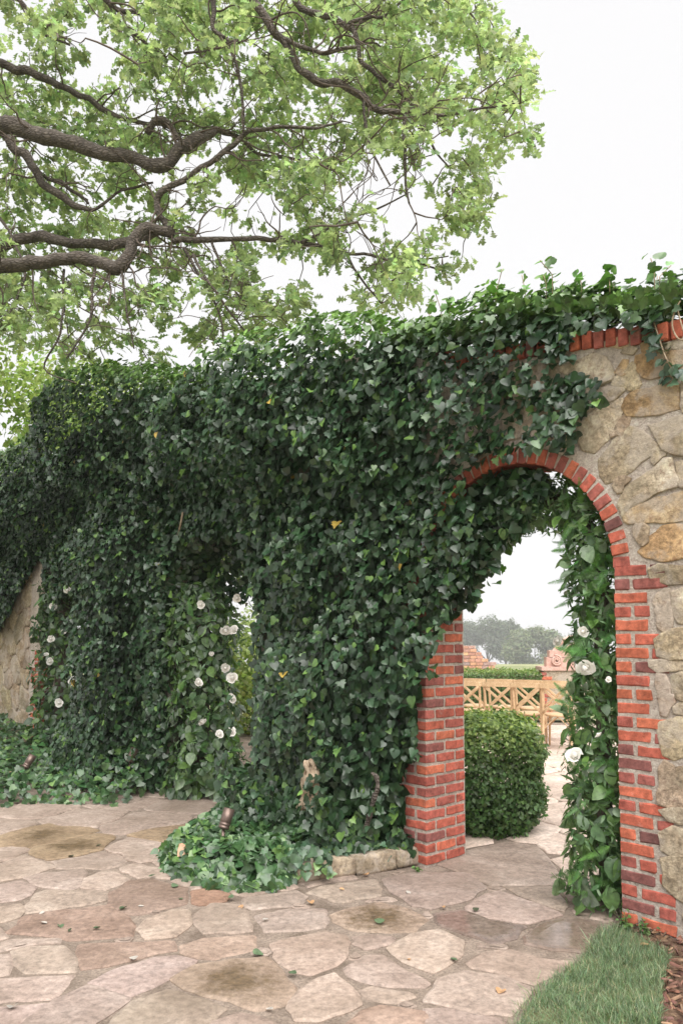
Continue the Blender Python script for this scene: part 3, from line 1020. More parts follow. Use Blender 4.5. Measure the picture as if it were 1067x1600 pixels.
WS1 = {'A': [(690,410),(860,370),(1067,365),(1180,370),(1180,560),(900,575),(740,575),(690,530)], 'B': [(590,760),(620,715),(780,690),(900,650),(1010,650),(1025,740),(1010,840),(850,890),(700,905),(620,890),(585,830)],
 'C': [(500,545),(560,450),(600,455),(590,545),(560,555)], 'D': [(200,1000),(330,870),(450,800),(550,770),(556,870),(430,1090),(330,1200),(235,1170),(190,1090)],
 'E': [(375,1270),(480,1135),(620,1015),(720,1035),(850,1160),(820,1215),(700,1290),(560,1410),(435,1450),(385,1390)], 'Fs': [(800,990),(1000,925),(1180,890),(1180,1215),(985,1215),(925,1165),(835,1060)],
 'G': [(540,1640),(600,1490),(760,1400),(890,1270),(955,1275),(1020,1440),(990,1500),(800,1560),(640,1660),(570,1740)], 'Hs': [(40,500),(150,465),(300,405),(425,425),(465,560),(455,605),(350,630),(200,595),(60,540)],
 'I': [(400,290),(560,252),(715,228),(735,240),(640,308),(430,326)], 'Js': [(560,375),(610,335),(670,350),(640,385)], 'Ks': [(730,310),(800,290),(830,320),(790,360),(750,360)],
 'L': [(390,680),(560,668),(580,695),(480,755),(345,820),(355,760)], 'Ms': [(900,300),(1180,240),(1180,335),(930,345)], 'Ns': [(1005,1300),(1180,1285),(1180,1510),(1050,1480)]}
WS2 = {'O': [(590,240),(680,165),(850,105),(1067,45),(1200,20),(1200,265),(900,285),(640,300),(592,285)], 'Pw': [(700,540),(800,425),(900,355),(1200,330),(1200,570),(900,585),(760,585)],
 'Q': [(800,690),(880,655),(1020,680),(1200,640),(1200,775),(960,792),(822,775)], 'Rw': [(980,880),(1200,815),(1200,1120),(1020,1135),(982,1000)],
 'S': [(860,1335),(842,1275),(980,1205),(1200,1165),(1200,1430),(940,1428),(880,1398)], 'Tw': [(800,1452),(1000,1445),(1200,1490),(1010,1528),(880,1538),(810,1500)]}
WS3 = {'U': [(970,85),(1200,55),(1200,280),(1000,268)], 'V': [(992,340),(1200,318),(1200,405),(1000,392)], 'Wp': [(855,485),(1000,445),(1200,452),(1200,745),(1000,748),(912,728),(872,600)],
 'Xw': [(1015,870),(1200,850),(1200,1080),(1025,960)], 'Y': [(880,1205),(1000,1192),(1200,1230),(1200,1320),(960,1290)], 'Zw': [(885,1402),(1000,1372),(1200,1430),(1200,1565),(980,1568),(885,1540)]}
BROWN, PALE = (.80, .62, .42, 1), (1.05, 1.0, .93, 1)
WCOL = {'A': BROWN, 'B': (.84, .68, .48, 1), 'I': (.9, .78, .62, 1), 'C': (.85, .68, .48, 1), 'Ks': (.8, .64, .46, 1), 'D': PALE, 'E': (.9, .86, .78, 1), 'Fs': (.86, .82, .74, 1), 'O': (.98, .84, .66, 1),
        'Pw': (1.05, .8, .55, 1), 'Q': (.8, .75, .66, 1), 'S': (.98, .92, .8, 1), 'Wp': (1.05, 1.0, .85, 1)}
wtr = []
for D, oy in ((WS1, 480), (WS2, 760), (WS3, 1040)):
    for k, p in D.items():
        q = np.array([uwall(867+x/KW, oy+y/KW) for x, y in p]); wtr.append(q)
        v = random.uniform(.85, 1.05)
        wallstone(q, WCOL.get(k, (v, v*.96, v*.9, 1)), random.uniform(.004, .010))
def right_allow(S, Z):
    qx = np.full(S.shape, .14)
    for z, x in QUOIN: qx = np.where(np.abs(Z-z) < CO*.55, x, qx)
    rr = np.hypot(S-.715, Z-SPR)
    return (S < -qx-.02) & (S > -2.6) & (Z > .05) & (Z < zwall(S)-.04) & ((Z < SPR) | (rr > .73+.14))
def right_allow2(S, Z):
    rr = np.hypot(S-.715, Z-SPR)
    return (right_allow(S, Z) | ((S <= .75) & (S > -.3) & (Z > SPR) & (rr > .73+.14))) & (Z < zwall(S)-.04) & (S > -2.6)
for p in autofill((-2.6, .8, .04, 3.4), 0.015, right_allow2, wtr, .24, 0.022, 16):
    v = random.uniform(.82, 1.06)
    wallstone(p, (v, v*random.uniform(.88, .97), v*random.uniform(.8, .93), 1), .006)
def left_allow(S, Z):
    return (S > 8.72) & (S < 11.4) & (Z > .05) & (Z < 2.6)
for p in autofill((8.6, 11.4, .04, 2.7), 0.02, left_allow, [], lambda p: .27, 0.03, 14):
    v = random.uniform(.66, .95)
    wallstone(p, (v, v*random.uniform(.88, .97), v*random.uniform(.74, .9), 1), .022)

# ================================================================== IVY
N3 = np.array([*N2, 0.0]); T3 = np.array([*T2, 0.0]); UP = np.array([0, 0, 1.0])
IVY_OK = [(1130,380),(1130,474),(1040,488),(1000,494),(960,500),(905,516),(880,540),(862,560),(872,580),(935,584),(940,620),(908,645),(908,680),(885,712),(850,692),(800,712),(770,720),(728,734),(722,752),(738,790),(742,850),(728,905),(700,930),(690,985),(660,1050),(648,1110),(650,1180),(626,1216),(634,1300),(650,1322),(640,1345),(400,1500),(-500,1500),(-500,300),(1130,300)]
SLIT = [(370,926),(396,918),(408,1000),(404,1100),(396,1180),(386,1232),(368,1230),(362,1150),(366,1050)]
STONE_SEEN = [(64,864),(72,930),(68,1010),(66,1080),(52,1190),(-60,1190),(-60,1010),(0,985),(22,940)]
OLD, YNG, DED = (0.028, 0.062, 0.026), (0.15, 0.27, 0.06), (0.40, 0.28, 0.06)

def bulge(s, z):
    zt = ztop(s)
    d = 0.15 + 0.15*vnoise(s*.9, z*.9, 3.1) + 0.15*vnoise(s*2.1, z*2.3, 7.7)
    und = zt-1.25+.35*vnoise(s*1.3, .5, 9.1)
    d += (0.42*sstep(und-.12, und+.10, z))*sstep(1.2, 2.6, s)
    for a, b in ((1.50, 3.36), (4.98, 6.76)):
        m = sstep(a, a+.35, s)*(1-sstep(b-.4, b-.05, s))
        d += m*(0.10 + 0.20*sstep(1.0, 0.0, z) + .18*sstep(3.2, 2.4, z))
    for a, b in ARCH[1:]:
        d = d*(1-.8*sstep(a, a+.35, s)*(1-sstep(b-.35, b, s))*sstep(3.15, 2.85, z))
    d *= 0.45 + 0.55*sstep(.3, 1.9, s)
    return np.maximum(d, 0.06)

SHOOTS = []
def ivy_wall():
    Lv = Leaves(IVY)
    n = 78000
    s = rng.uniform(-.6, 11.2, n)
    # parameter u: up the face, over the crown, down the back
    u = rng.random(n)
    zt = ztop(s)
    ra = 0.34
    face = u < .80
    over = ~face
    z = np.where(face, u/.80*(zt-ra), 0)
    th = (u-.80)/.20*math.pi*.78
    D = bulge(s, np.where(face, z, zt-ra))
    dmid = -THK/2
    z = np.where(over, zt-ra + ra*np.sin(th), z)
    halfw = D - dmid
    d = np.where(over, dmid + halfw*np.cos(th), D)
    nd = np.where(over, np.cos(th), 1.0); nz = np.where(over, np.sin(th), 0.0)
    # layers: shell depth
    lay = rng.random(n)
    depth = np.where(lay < .48, 0, np.where(lay < .58, .11, np.where(lay < .69, .24, .9)))
    cl = 0.14*vnoise(s*3.4, z*3.6, 1.3) + 0.06*vnoise(s*9.5, z*9.5, 4.4)
    off = cl - depth + rng.normal(0, .018, n)
    d = d + nd*off; z2 = z + nz*off
    inner = (depth > .5)
    d = np.where(inner & face, rng.uniform(.015, .10, n), d); z2 = np.where(inner & ~face, zt-ra+.1, z2)
    d = np.where(face, np.maximum(d, .012), d)
    P = W(s, z2, d)
    q = proj(P)
    keep = inpoly(q[:, 0], q[:, 1], IVY_OK) & ~inpoly(q[:, 0], q[:, 1], STONE_SEEN) & ~inpoly(q[:, 0], q[:, 1], SLIT)
    low = arch_low(s)
    edge = 0.10 + 0.07*vnoise(s*6, 0.3, 2.0)
    lim = np.where(s < 1.6, -1, np.where(s < 5.2, 2.56 + .12*vnoise(s*5, .7, 5.0) - .3*sstep(4.7, 4.95, s), 2.1 + .25*vnoise(s*5, .7, 5.0)))
    inside = (low > 0) & (z < np.minimum(low - edge, lim)) & face
    keep &= ~inside
    # dark hollows
    hole = vnoise(s*1.7, z*1.7, 12.5) + .5*vnoise(s*4.1, z*4.1, 2.5)
    keep &= ~((hole > .40) & (rng.random(n) < .88) & (depth < .5) & face)
    thin = (s < 1.5) & face & (rng.random(n) < .25)
    keep &= ~thin
    keep &= (z2 > .03)
    s, z2, d, nd, nz, depth, P, face, th = [a[keep] for a in (s, z2, d, nd, nz, depth, P, face, th)]
    m = len(s)
    out = nd[:, None]*N3 + nz[:, None]*UP
    rnd = rng.normal(0, 1, (m, 3))
    nrm = norm(out + .55*UP + .42*rnd)
    side = rng.normal(0, .8, (m, 1))*T3
    tip = np.where(face[:, None], -UP + side + .35*out, out*.2 + N3*.9*np.sign(nd)[:, None] - .2*UP + side*1.6)
    S = rng.uniform(.043, .080, m)*(1+.2*(rng.random(m) < .1))
    S = np.where(rng.random(m) < .3, S*.68, S)
    C = tints(m, OLD, .5, YNG, .11, DED, .0015)
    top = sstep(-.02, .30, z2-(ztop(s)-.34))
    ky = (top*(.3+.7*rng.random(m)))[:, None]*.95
    C = C*(1-ky) + np.array([.19, .34, .07])*(.6+.7*rng.random((m, 1)))*ky  # crest leaves tinted brighter, light from above painted into their colour
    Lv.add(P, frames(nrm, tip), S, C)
    # leaves pressed against the masonry, so that no bare wall shows
    m = 26000
    s_ = rng.uniform(.9, 10.9, m); z_ = rng.random(m)*(zwall(s_)-.05)+.05; d_ = rng.uniform(.01, .09, m)
    q_ = proj(W(s_, z_, d_))
    k_ = inpoly(q_[:, 0], q_[:, 1], IVY_OK) & ~inpoly(q_[:, 0], q_[:, 1], STONE_SEEN) & (z_ > arch_low(s_)) & ~((s_ < 1.43))
    s_, z_, d_ = s_[k_], z_[k_], d_[k_]; m = len(s_)
    Lv.add(W(s_, z_, d_), frames(norm(N3+.3*UP+rng.normal(0, .25, (m, 3))), -UP+rng.normal(0, .6, (m, 3))), rng.uniform(.06, .10, m), tints(m, OLD, .4))
    m = 700
    s_ = rng.uniform(4.84, 5.15, m); z_ = rng.uniform(.05, 2.1, m); d_ = rng.uniform(.02, .16, m)
    Lv.add(W(s_, z_, d_), frames(norm(N3-T3*.3+.4*UP+rng.normal(0, .4, (m, 3))), -UP+rng.normal(0, .6, (m, 3))), rng.uniform(.045, .085, m), tints(m, OLD, .4, YNG, .08))
    # leaves lying on the coping
    m = 900
    s_ = rng.uniform(-.7, 1.4, m); z_ = zwall(s_)+.10+rng.random(m)*np.maximum(ztop(s_)-zwall(s_)-.12, .05); d_ = rng.uniform(-.42, .0, m)
    Lv.add(W(s_, z_, d_), frames(norm(N3*.5+UP+rng.normal(0, .4, (m, 3))), N3+rng.normal(0, .7, (m, 3))), rng.uniform(.05, .08, m), tints(m, (.07, .13, .05), .35, YNG, .2))
    # shoots standing up along the crown
    for k in range(70):
        s0 = rng.uniform(-.5, 3.5) if k < 48 else rng.uniform(3.5, 9)
        h = rng.uniform(.04, .14) if k < 48 else rng.uniform(.02, .12)
        z0 = float(ztop(s0))-.06; d0 = rng.uniform(-.4, .15)
        ll = rng.integers(4, 8)
        tt = np.linspace(0, 1, ll)
        P = W(s0+rng.normal(0, .04)*tt, z0+h*tt, d0+rng.normal(0, .05)*tt)
        SHOOTS.append(np.concatenate([[P[0]-[0, 0, .12]], P]))
        P = P + rng.normal(0, .018, P.shape)
        nr = norm(rng.normal(0, .6, (ll, 3)) + UP*.6 + N3*.4)
        Lv.add(P, frames(nr, rng.normal(0, .7, (ll, 3))+UP*.1), rng.uniform(.055, .085, ll)*(1-.35*tt), tints(ll, (.11, .23, .05), .25))
    # mass hanging inside the nearest arch from its left shoulder
    poly = [(722,748),(770,736),(815,728),(850,738),(860,762),(828,800),(806,836),(782,852),(768,888),(746,900),(738,938),(730,920),(736,850)]
    n = 4400
    pp = np.stack([rng.uniform(718, 862, n), rng.uniform(725, 940, n)], 1)
    pp = pp[inpoly(pp[:, 0], pp[:, 1], poly)]
    dd = rng.uniform(-.46, -.02, len(pp))
    ok, PP = [], []
    for (x, y), d_ in zip(pp, dd):
        s_, z_ = uwall(x, y, d_)
        if z_ < float(arch_low(np.array(s_)))+.02 and 0.2 < s_ < 1.42: PP.append(W(s_, z_, d_))
    PP = np.array(PP); m = len(PP)
    nrm = norm(N3*.5 + rng.normal(0, .7, (m, 3)))
    Lv.add(PP, frames(nrm, -UP+rng.normal(0, .5, (m, 3))), rng.uniform(.045, .085, m), tints(m, OLD, .3, YNG, .05))
    for (x, y) in [(748, 920), (755, 900), (772, 880), (762, 905), (790, 850), (738, 935)]:
        s_, z_ = uwall(x, y, -.3)
        P = W(s_+rng.normal(0, .02, 4), z_+rng.normal(0, .02, 4), -.3+rng.normal(0, .04, 4))
        Lv.add(P, frames(norm(N3*.6+rng.normal(0, .6, (4, 3))), -UP+rng.normal(0, .5, (4, 3))), rng.uniform(.06, .085, 4), tints(4, (.12, .24, .06), .2))
    # ivy wrapping the upper part of the pier's reveal
    m = 520
    d_ = rng.uniform(-.44, .03, m); z_ = 1.80 - .35*(d_+.44) + .85*rng.random(m)**.8; s_ = 1.43 - np.abs(rng.normal(.04, .04, m)) - .22*sstep(2.0, 2.6, z_)
    nrm = norm(-T3*.8 + N3*.4 + .3*UP + rng.normal(0, .45, (m, 3)))
    Lv.add(W(s_, z_, d_), frames(nrm, -UP+rng.normal(0, .5, (m, 3))), rng.uniform(.05, .085, m), tints(m, OLD, .3, YNG, .06))
    # hanging ivy added behind middle and far arches to block the bright sky
    for a_, b_, zl, m in ((3.42, 4.92, 1.92, 1500), (6.85, 8.3, 1.9, 900)):
        s_ = rng.uniform(a_, b_, m); z_ = zl + .15*vnoise(s_*5, .3, 4.4) + rng.random(m)*.85; d_ = rng.uniform(-.6, -.34, m)
        k_ = z_ < arch_low(s_)+.1
        s_, z_, d_ = s_[k_], z_[k_], d_[k_]; m = len(s_)
        Lv.add(W(s_, z_, d_), frames(norm(N3*.6+.3*UP+rng.normal(0, .5, (m, 3))), -UP+rng.normal(0, .5, (m, 3))), rng.uniform(.05, .085, m), tints(m, OLD, .35, YNG, .06))
    # ivy lining the head of the middle and far arches
    for (a_, b_), m in ((ARCH[1], 900), (ARCH[2], 500)):
        th_ = rng.uniform(.0, 1.9, m); d_ = rng.uniform(-.44, .05, m); r_ = 1-np.abs(rng.normal(.05, .05, m))
        s_ = (a_+b_)/2 + (b_-a_)/2*r_*np.cos(th_); z_ = SPR + RZ*r_*np.sin(th_)
        lowj = rng.random(m) < .4
        s_ = np.where(lowj, b_-np.abs(rng.normal(.04, .03, m)), s_); z_ = np.where(lowj, rng.uniform(1.5, 2.05, m), z_)
        inw = -T3*np.cos(th_)[:, None] - UP*.6*np.sin(th_)[:, None]
        Lv.add(W(s_, z_, d_), frames(norm(inw+N3*.6+rng.normal(0, .4, (m, 3))), -UP+rng.normal(0, .5, (m, 3))), rng.uniform(.05, .09, m), tints(m, OLD, .4, YNG, .05))
    # leaves lapping over the old stump and the stem
    for (x, y) in [(470, 1200), (500, 1212), (474, 1228), (502, 1236), (488, 1250), (470, 1256), (497, 1262), (480, 1216), (478, 1240), (566, 1296), (578, 1290), (590, 1262), (572, 1262), (484, 1262), (505, 1250)]:
        s_, z_ = uwall(x, y, .70); m = 4
        Lv.add(W(s_+rng.normal(0, .02, m), z_+rng.normal(0, .02, m), .69+rng.normal(0, .015, m)), frames(norm(N3+.5*UP+.5*rng.normal(0, 1, (m, 3))), -UP+rng.normal(0, .7, (m, 3))), rng.uniform(.04, .07, m), tints(m, OLD, .35, YNG, .15))
    # strand hanging over the coping
    for path in ([(1012, 486), (1018, 520), (1026, 545), (1044, 572), (1050, 590)], [(985, 490), (1008, 512), (1030, 528)], [(888, 520), (880, 545), (888, 560)]):
        pts = smooth_path([W(*uwall(x, y, .05), .05) for x, y in path], 4)
        for p in pts:
            m = 2
            P = p + rng.normal(0, .022, (m, 3))
            Lv.add(P, frames(norm(N3+.5*UP+.5*rng.normal(0, 1, (m, 3))), -UP+rng.normal(0, .8, (m, 3))), rng.uniform(.045, .075, m), tints(m, (.07, .12, .08), .25))
    # trailing leaves on the brick pier
    for (x, y) in [(700, 945), (692, 990), (676, 1045), (650, 1185), (704, 905), (722, 880)]:
        s_, z_ = uwall(x, y, .05)
        m = 4
        P = W(s_+rng.normal(0, .03, m), z_+rng.normal(0, .03, m), .05+rng.normal(0, .02, m))
        Lv.add(P, frames(norm(N3+.5*UP+.6*rng.normal(0, 1, (m, 3))), -UP+rng.normal(0, .7, (m, 3))), rng.uniform(.04, .075, m), tints(m, (.07, .14, .05), .3))
    return Lv

ivy = empty('climbing_ivy', tuple(W(2.4, 0, .2)))
tag(ivy, 'dense dark green ivy climbing over the whole arched wall', 'ivy')
Lv = ivy_wall()
P, Fm, S, C, K = Lv.arrays()
def nearest_parts(Lv, n, axis_fn):
    P, Fm, S, C, K = Lv.arrays()
    q = proj(P)
    dist = np.linalg.norm(P-np.array([0, 0, H]), axis=1)
    sc = S/dist*axis_fn(P, Fm)
    vis = (q[:, 0] > 5) & (q[:, 0] < 1060) & (q[:, 1] > 5) & (q[:, 1] < 1595)
    sc = np.where(vis, sc, -1)
    return np.argsort(-sc)[:n]
def facing(P, Fm):
    v = norm(np.array([0, 0, H])-P)
    return np.abs(np.sum(v*Fm[:, :, 2], 1))
dd = (P[:, :2]-P0)@N2; s_all = (P[:, :2]-P0)@T2
lead = (dd - bulge(s_all, P[:, 2]))        # leaves that stand proud of the mass
def ivy_score(P, Fm): return facing(P, Fm)*sstep(-.02, .06, lead)
idx = nearest_parts(Lv, 300, ivy_score)
mask = np.ones(len(P), bool); mask[idx] = False
def rel(me, o):
    me.transform(Matrix.Translation(-Vector(o.location))); return me
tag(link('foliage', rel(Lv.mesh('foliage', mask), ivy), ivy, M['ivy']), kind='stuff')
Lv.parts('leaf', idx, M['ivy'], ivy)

# ivy stems: stump, stake and creeping stems
for sh_ in SHOOTS[:48]:
    mb = MB(); mb.tube([Vector(p)-Vector(ivy.location) for p in sh_], .0028, 5); mb.build('shoot', M['vine'], ivy, True)
def rel_pts(o, pts): return [Vector(p)-Vector(o.location) for p in pts]
mb = MB()
sp = [W(*uwall(x, y, .60), .60) for x, y in [(482, 1262), (481, 1235), (487, 1210), (484, 1188)]]
for k in range(6):
    a0 = k*1.05
    pp_ = smooth_path(sp, 5); rr_ = []
    qq_ = []
    for i_, p in enumerate(pp_):
        a = a0 + i_*.16*(1 if k % 2 else -.5); w_ = .040*(1.0+.35*math.sin(i_*.9+k))*(1.25-.03*i_)
        qq_.append(p + T3*w_*math.cos(a) + N3*w_*math.sin(a)*.8); rr_.append(.024*(1+.35*math.sin(i_*1.3+2*k))*(1 if i_ < 13-k % 3 else .55))
    mb.tube(rel_pts(ivy, qq_), rr_, 9, wob=.5)
mb.build('stump', M['vine'], ivy, True)
mb = MB()
sp = [W(*uwall(x, y, .64), .64) for x, y in [(570, 1300), (577, 1275), (584, 1248), (590, 1232), (588, 1215), (580, 1208)]]
mb.tube(rel_pts(ivy, smooth_path(sp, 4)), [.015+.003*math.sin(k_*1.7) for k_ in range(18)]+[.010, .009, .006], 9, wob=.7)
mb.build('stem', M['bark'], ivy, True)
for path, d_, r_ in (([(1062, 470), (1052, 490), (1050, 512), (1060, 530), (1075, 530)], .06, .0045), ([(1056, 476), (1062, 500), (1068, 520)], .05, .004), ([(720, 628), (732, 650), (745, 668)], .14, .0035),
                     ([(268, 860), (280, 830), (286, 800)], .1, .010), ([(1020, 500), (1040, 560), (1060, 590)], .05, .004)):
    mb = MB(); mb.tube(rel_pts(ivy, smooth_path([W(*uwall(x, y, d_), d_) for x, y in path], 4)), r_, 6)
    mb.build('stem', M['vine'], ivy, True)

# ---- ivy carpets on the ground
def carpet(name, label, poly_px, hmax, n, nparts, rise, drape=()):
    poly = np.array([ugr(x, y)[:2] for x, y in poly_px])
    lo, hi = poly.min(0), poly.max(0)
    X = rng.uniform(lo[0], hi[0], n*3); Y = rng.uniform(lo[1], hi[1], n*3)
    m = inpoly(X, Y, poly); X, Y = X[m][:n], Y[m][:n]
    # distance to the outline
    d = np.full(len(X), 9.0)
    for a, b in zip(poly, np.roll(poly, -1, 0)):
        if (((a+b)/2-P0)@N2) < .2: continue
        ab = b-a; t = np.clip(((X-a[0])*ab[0]+(Y-a[1])*ab[1])/(ab@ab), 0, 1)
        d = np.minimum(d, np.hypot(X-a[0]-t*ab[0], Y-a[1]-t*ab[1]))
    def hgt(X, Y, d):
        dw = (X-P0[0])*N2[0]+(Y-P0[1])*N2[1]
        return hmax*(sstep(0, .22, d)**.6)*(.75+.3*vnoise(X*3.5, Y*3.5, 5.5)+.25*vnoise(X*9, Y*9, 1.5)) + rise*sstep(.75, .1, dw)
    Z = hgt(X, Y, d)
    lay = rng.random(len(X))
    Z = np.maximum(Z*np.where(lay < .6, 1, np.where(lay < .82, .66, .33)) + rng.normal(0, .012, len(X)), .015)
    P = np.stack([X, Y, Z], 1)
    m = len(P)
    tocam = norm(np.array([0, 0, 0.0])-P*[1, 1, 0])
    steep = (1-sstep(0, .22, d))[:, None]
    nrm = norm(UP*(1-.6*steep) + tocam*(.35+.8*steep) + rng.normal(0, .38, (m, 3)))
    tip = tocam + rng.normal(0, .7, (m, 3)) - UP*.5
    Lv = Leaves(IVY)
    Sz = rng.uniform(.05, .09, m)
    C = tints(m, (.045, .098, .036), .4, (.15, .26, .07), .2, (.3, .16, .08), .004)
    Lv.add(P, frames(nrm, tip), Sz, C)
    for (xa, ya), cnt in drape:
        g_ = ugr(xa, ya); kk_ = g_+np.array([0, .06, .12])+rng.normal(0, .035, (cnt, 3))
        Lv.add(kk_, frames(norm(UP*.7+np.array([0, -.8, 0])+rng.normal(0, .4, (cnt, 3))), np.array([0, -.6, -.6])+rng.normal(0, .6, (cnt, 3))), rng.uniform(.045, .075, cnt), tints(cnt, (.055, .105, .055), .3, (.17, .29, .08), .2))
        lay = np.concatenate([lay, np.full(cnt, .9)])
    m = len(Lv.arrays()[0])
    c = poly.mean(0)
    e = empty(name, (c[0], c[1], 0))
    tag(e, label, 'ivy', 'ivy carpets at the foot of the wall')
    P, Fm, S, C, K = Lv.arrays()
    idx = nearest_parts(Lv, nparts, lambda P, Fm: facing(P, Fm)*np.where(lay < .6, 1.0, .1))
    mask = np.ones(m, bool); mask[idx] = False
    tag(link('foliage', rel(Lv.mesh('foliage', mask), e), e, M['ivy']), kind='stuff')
    Lv.parts('leaf', idx, M['ivy'], e)
    # soil mound so that no daylight shows below
    return e
carpet('ivy_carpet', 'mound of ivy spreading onto the flagstones below the brick pier', [(246, 1336), (262, 1366), (330, 1388), (380, 1394), (432, 1392), (470, 1372), (520, 1362), (600, 1346), (662, 1330), (650, 1290), (600, 1270), (520, 1262), (420, 1268), (392, 1262), (330, 1292), (280, 1312)], .22, 5200, 160, .2, [((470+10*k, 1372-1.4*k), 14 if k < 9 else 7) for k in range(19)]+[((500, 1376), 16), ((508, 1384), 10), ((468, 1382), 25)])
carpet('ivy_carpet', 'long low ivy bed along the wall foot at the far end', [(-130, 1256), (0, 1262), (60, 1256), (140, 1258), (190, 1262), (232, 1244), (250, 1226), (230, 1196), (130, 1180), (60, 1172), (0, 1160), (-130, 1128)], .22, 5200, 60, .2)

# kerb stones edging the ivy bed
kb = empty('stone_kerb', tuple(ugr(580, 1362)))
tag(kb, 'low kerb of squared sandstone blocks under the ivy edge', 'kerb')
kp = [(466, 1378), (556, 1366), (622, 1356), (660, 1347)]
for a, b in zip(kp[:-1], kp[1:]):
    p, q = ugr(*a), ugr(*b)
    L_ = np.linalg.norm(q-p)-.003
    t = (q-p)/np.linalg.norm(q-p); nn = np.array([-t[1], t[0], 0])
    me = bpy.data.meshes.new('kerb_stone'); bm_ = bmesh.new(); bmesh.ops.create_cube(bm_, size=1.0)
    bmesh.ops.scale(bm_, vec=(L_, .16, .125), verts=bm_.verts)
    bmesh.ops.subdivide_edges(bm_, edges=bm_.edges[:], cuts=4, use_grid_fill=True)
    sd_ = random.random()*40
    for v in bm_.verts:
        k = Vector(v.co)
        ex = [abs(k.x) > L_/2-.002, abs(k.y) > .078, abs(k.z) > .060]
        if sum(ex) >= 2: v.co *= Vector((1-.012/L_ if ex[0] else 1, .93 if ex[1] else 1, .94 if ex[2] else 1))
        v.co += mnoise.noise_vector(k*7+Vector((sd_, 0, 0)))*.017 + mnoise.noise_vector(k*23+Vector((sd_, 0, 0)))*.006
    bm_.to_mesh(me); bm_.free()
    o = link('kerb_stone', me, kb, M['kerb'], True)
    c = (p+q)/2 + nn*.075*np.sign(nn[1])
    o.matrix_local = Matrix.Translation(Vector((*c[:2], .05))-Vector(kb.location)) @ Matrix.Rotation(math.atan2(t[1], t[0]), 4, 'Z')
    v = random.uniform(.62, .9); o.color = (v, v*.95, v*.88, 1)

# ================================================================== OAK
oak = empty('oak_tree', (-7.2, 8.2, 0))
tag(oak, 'old oak stretching gnarled limbs and light green lobed leaves over the wall', 'tree')
OAKV = np.array(oak.location)
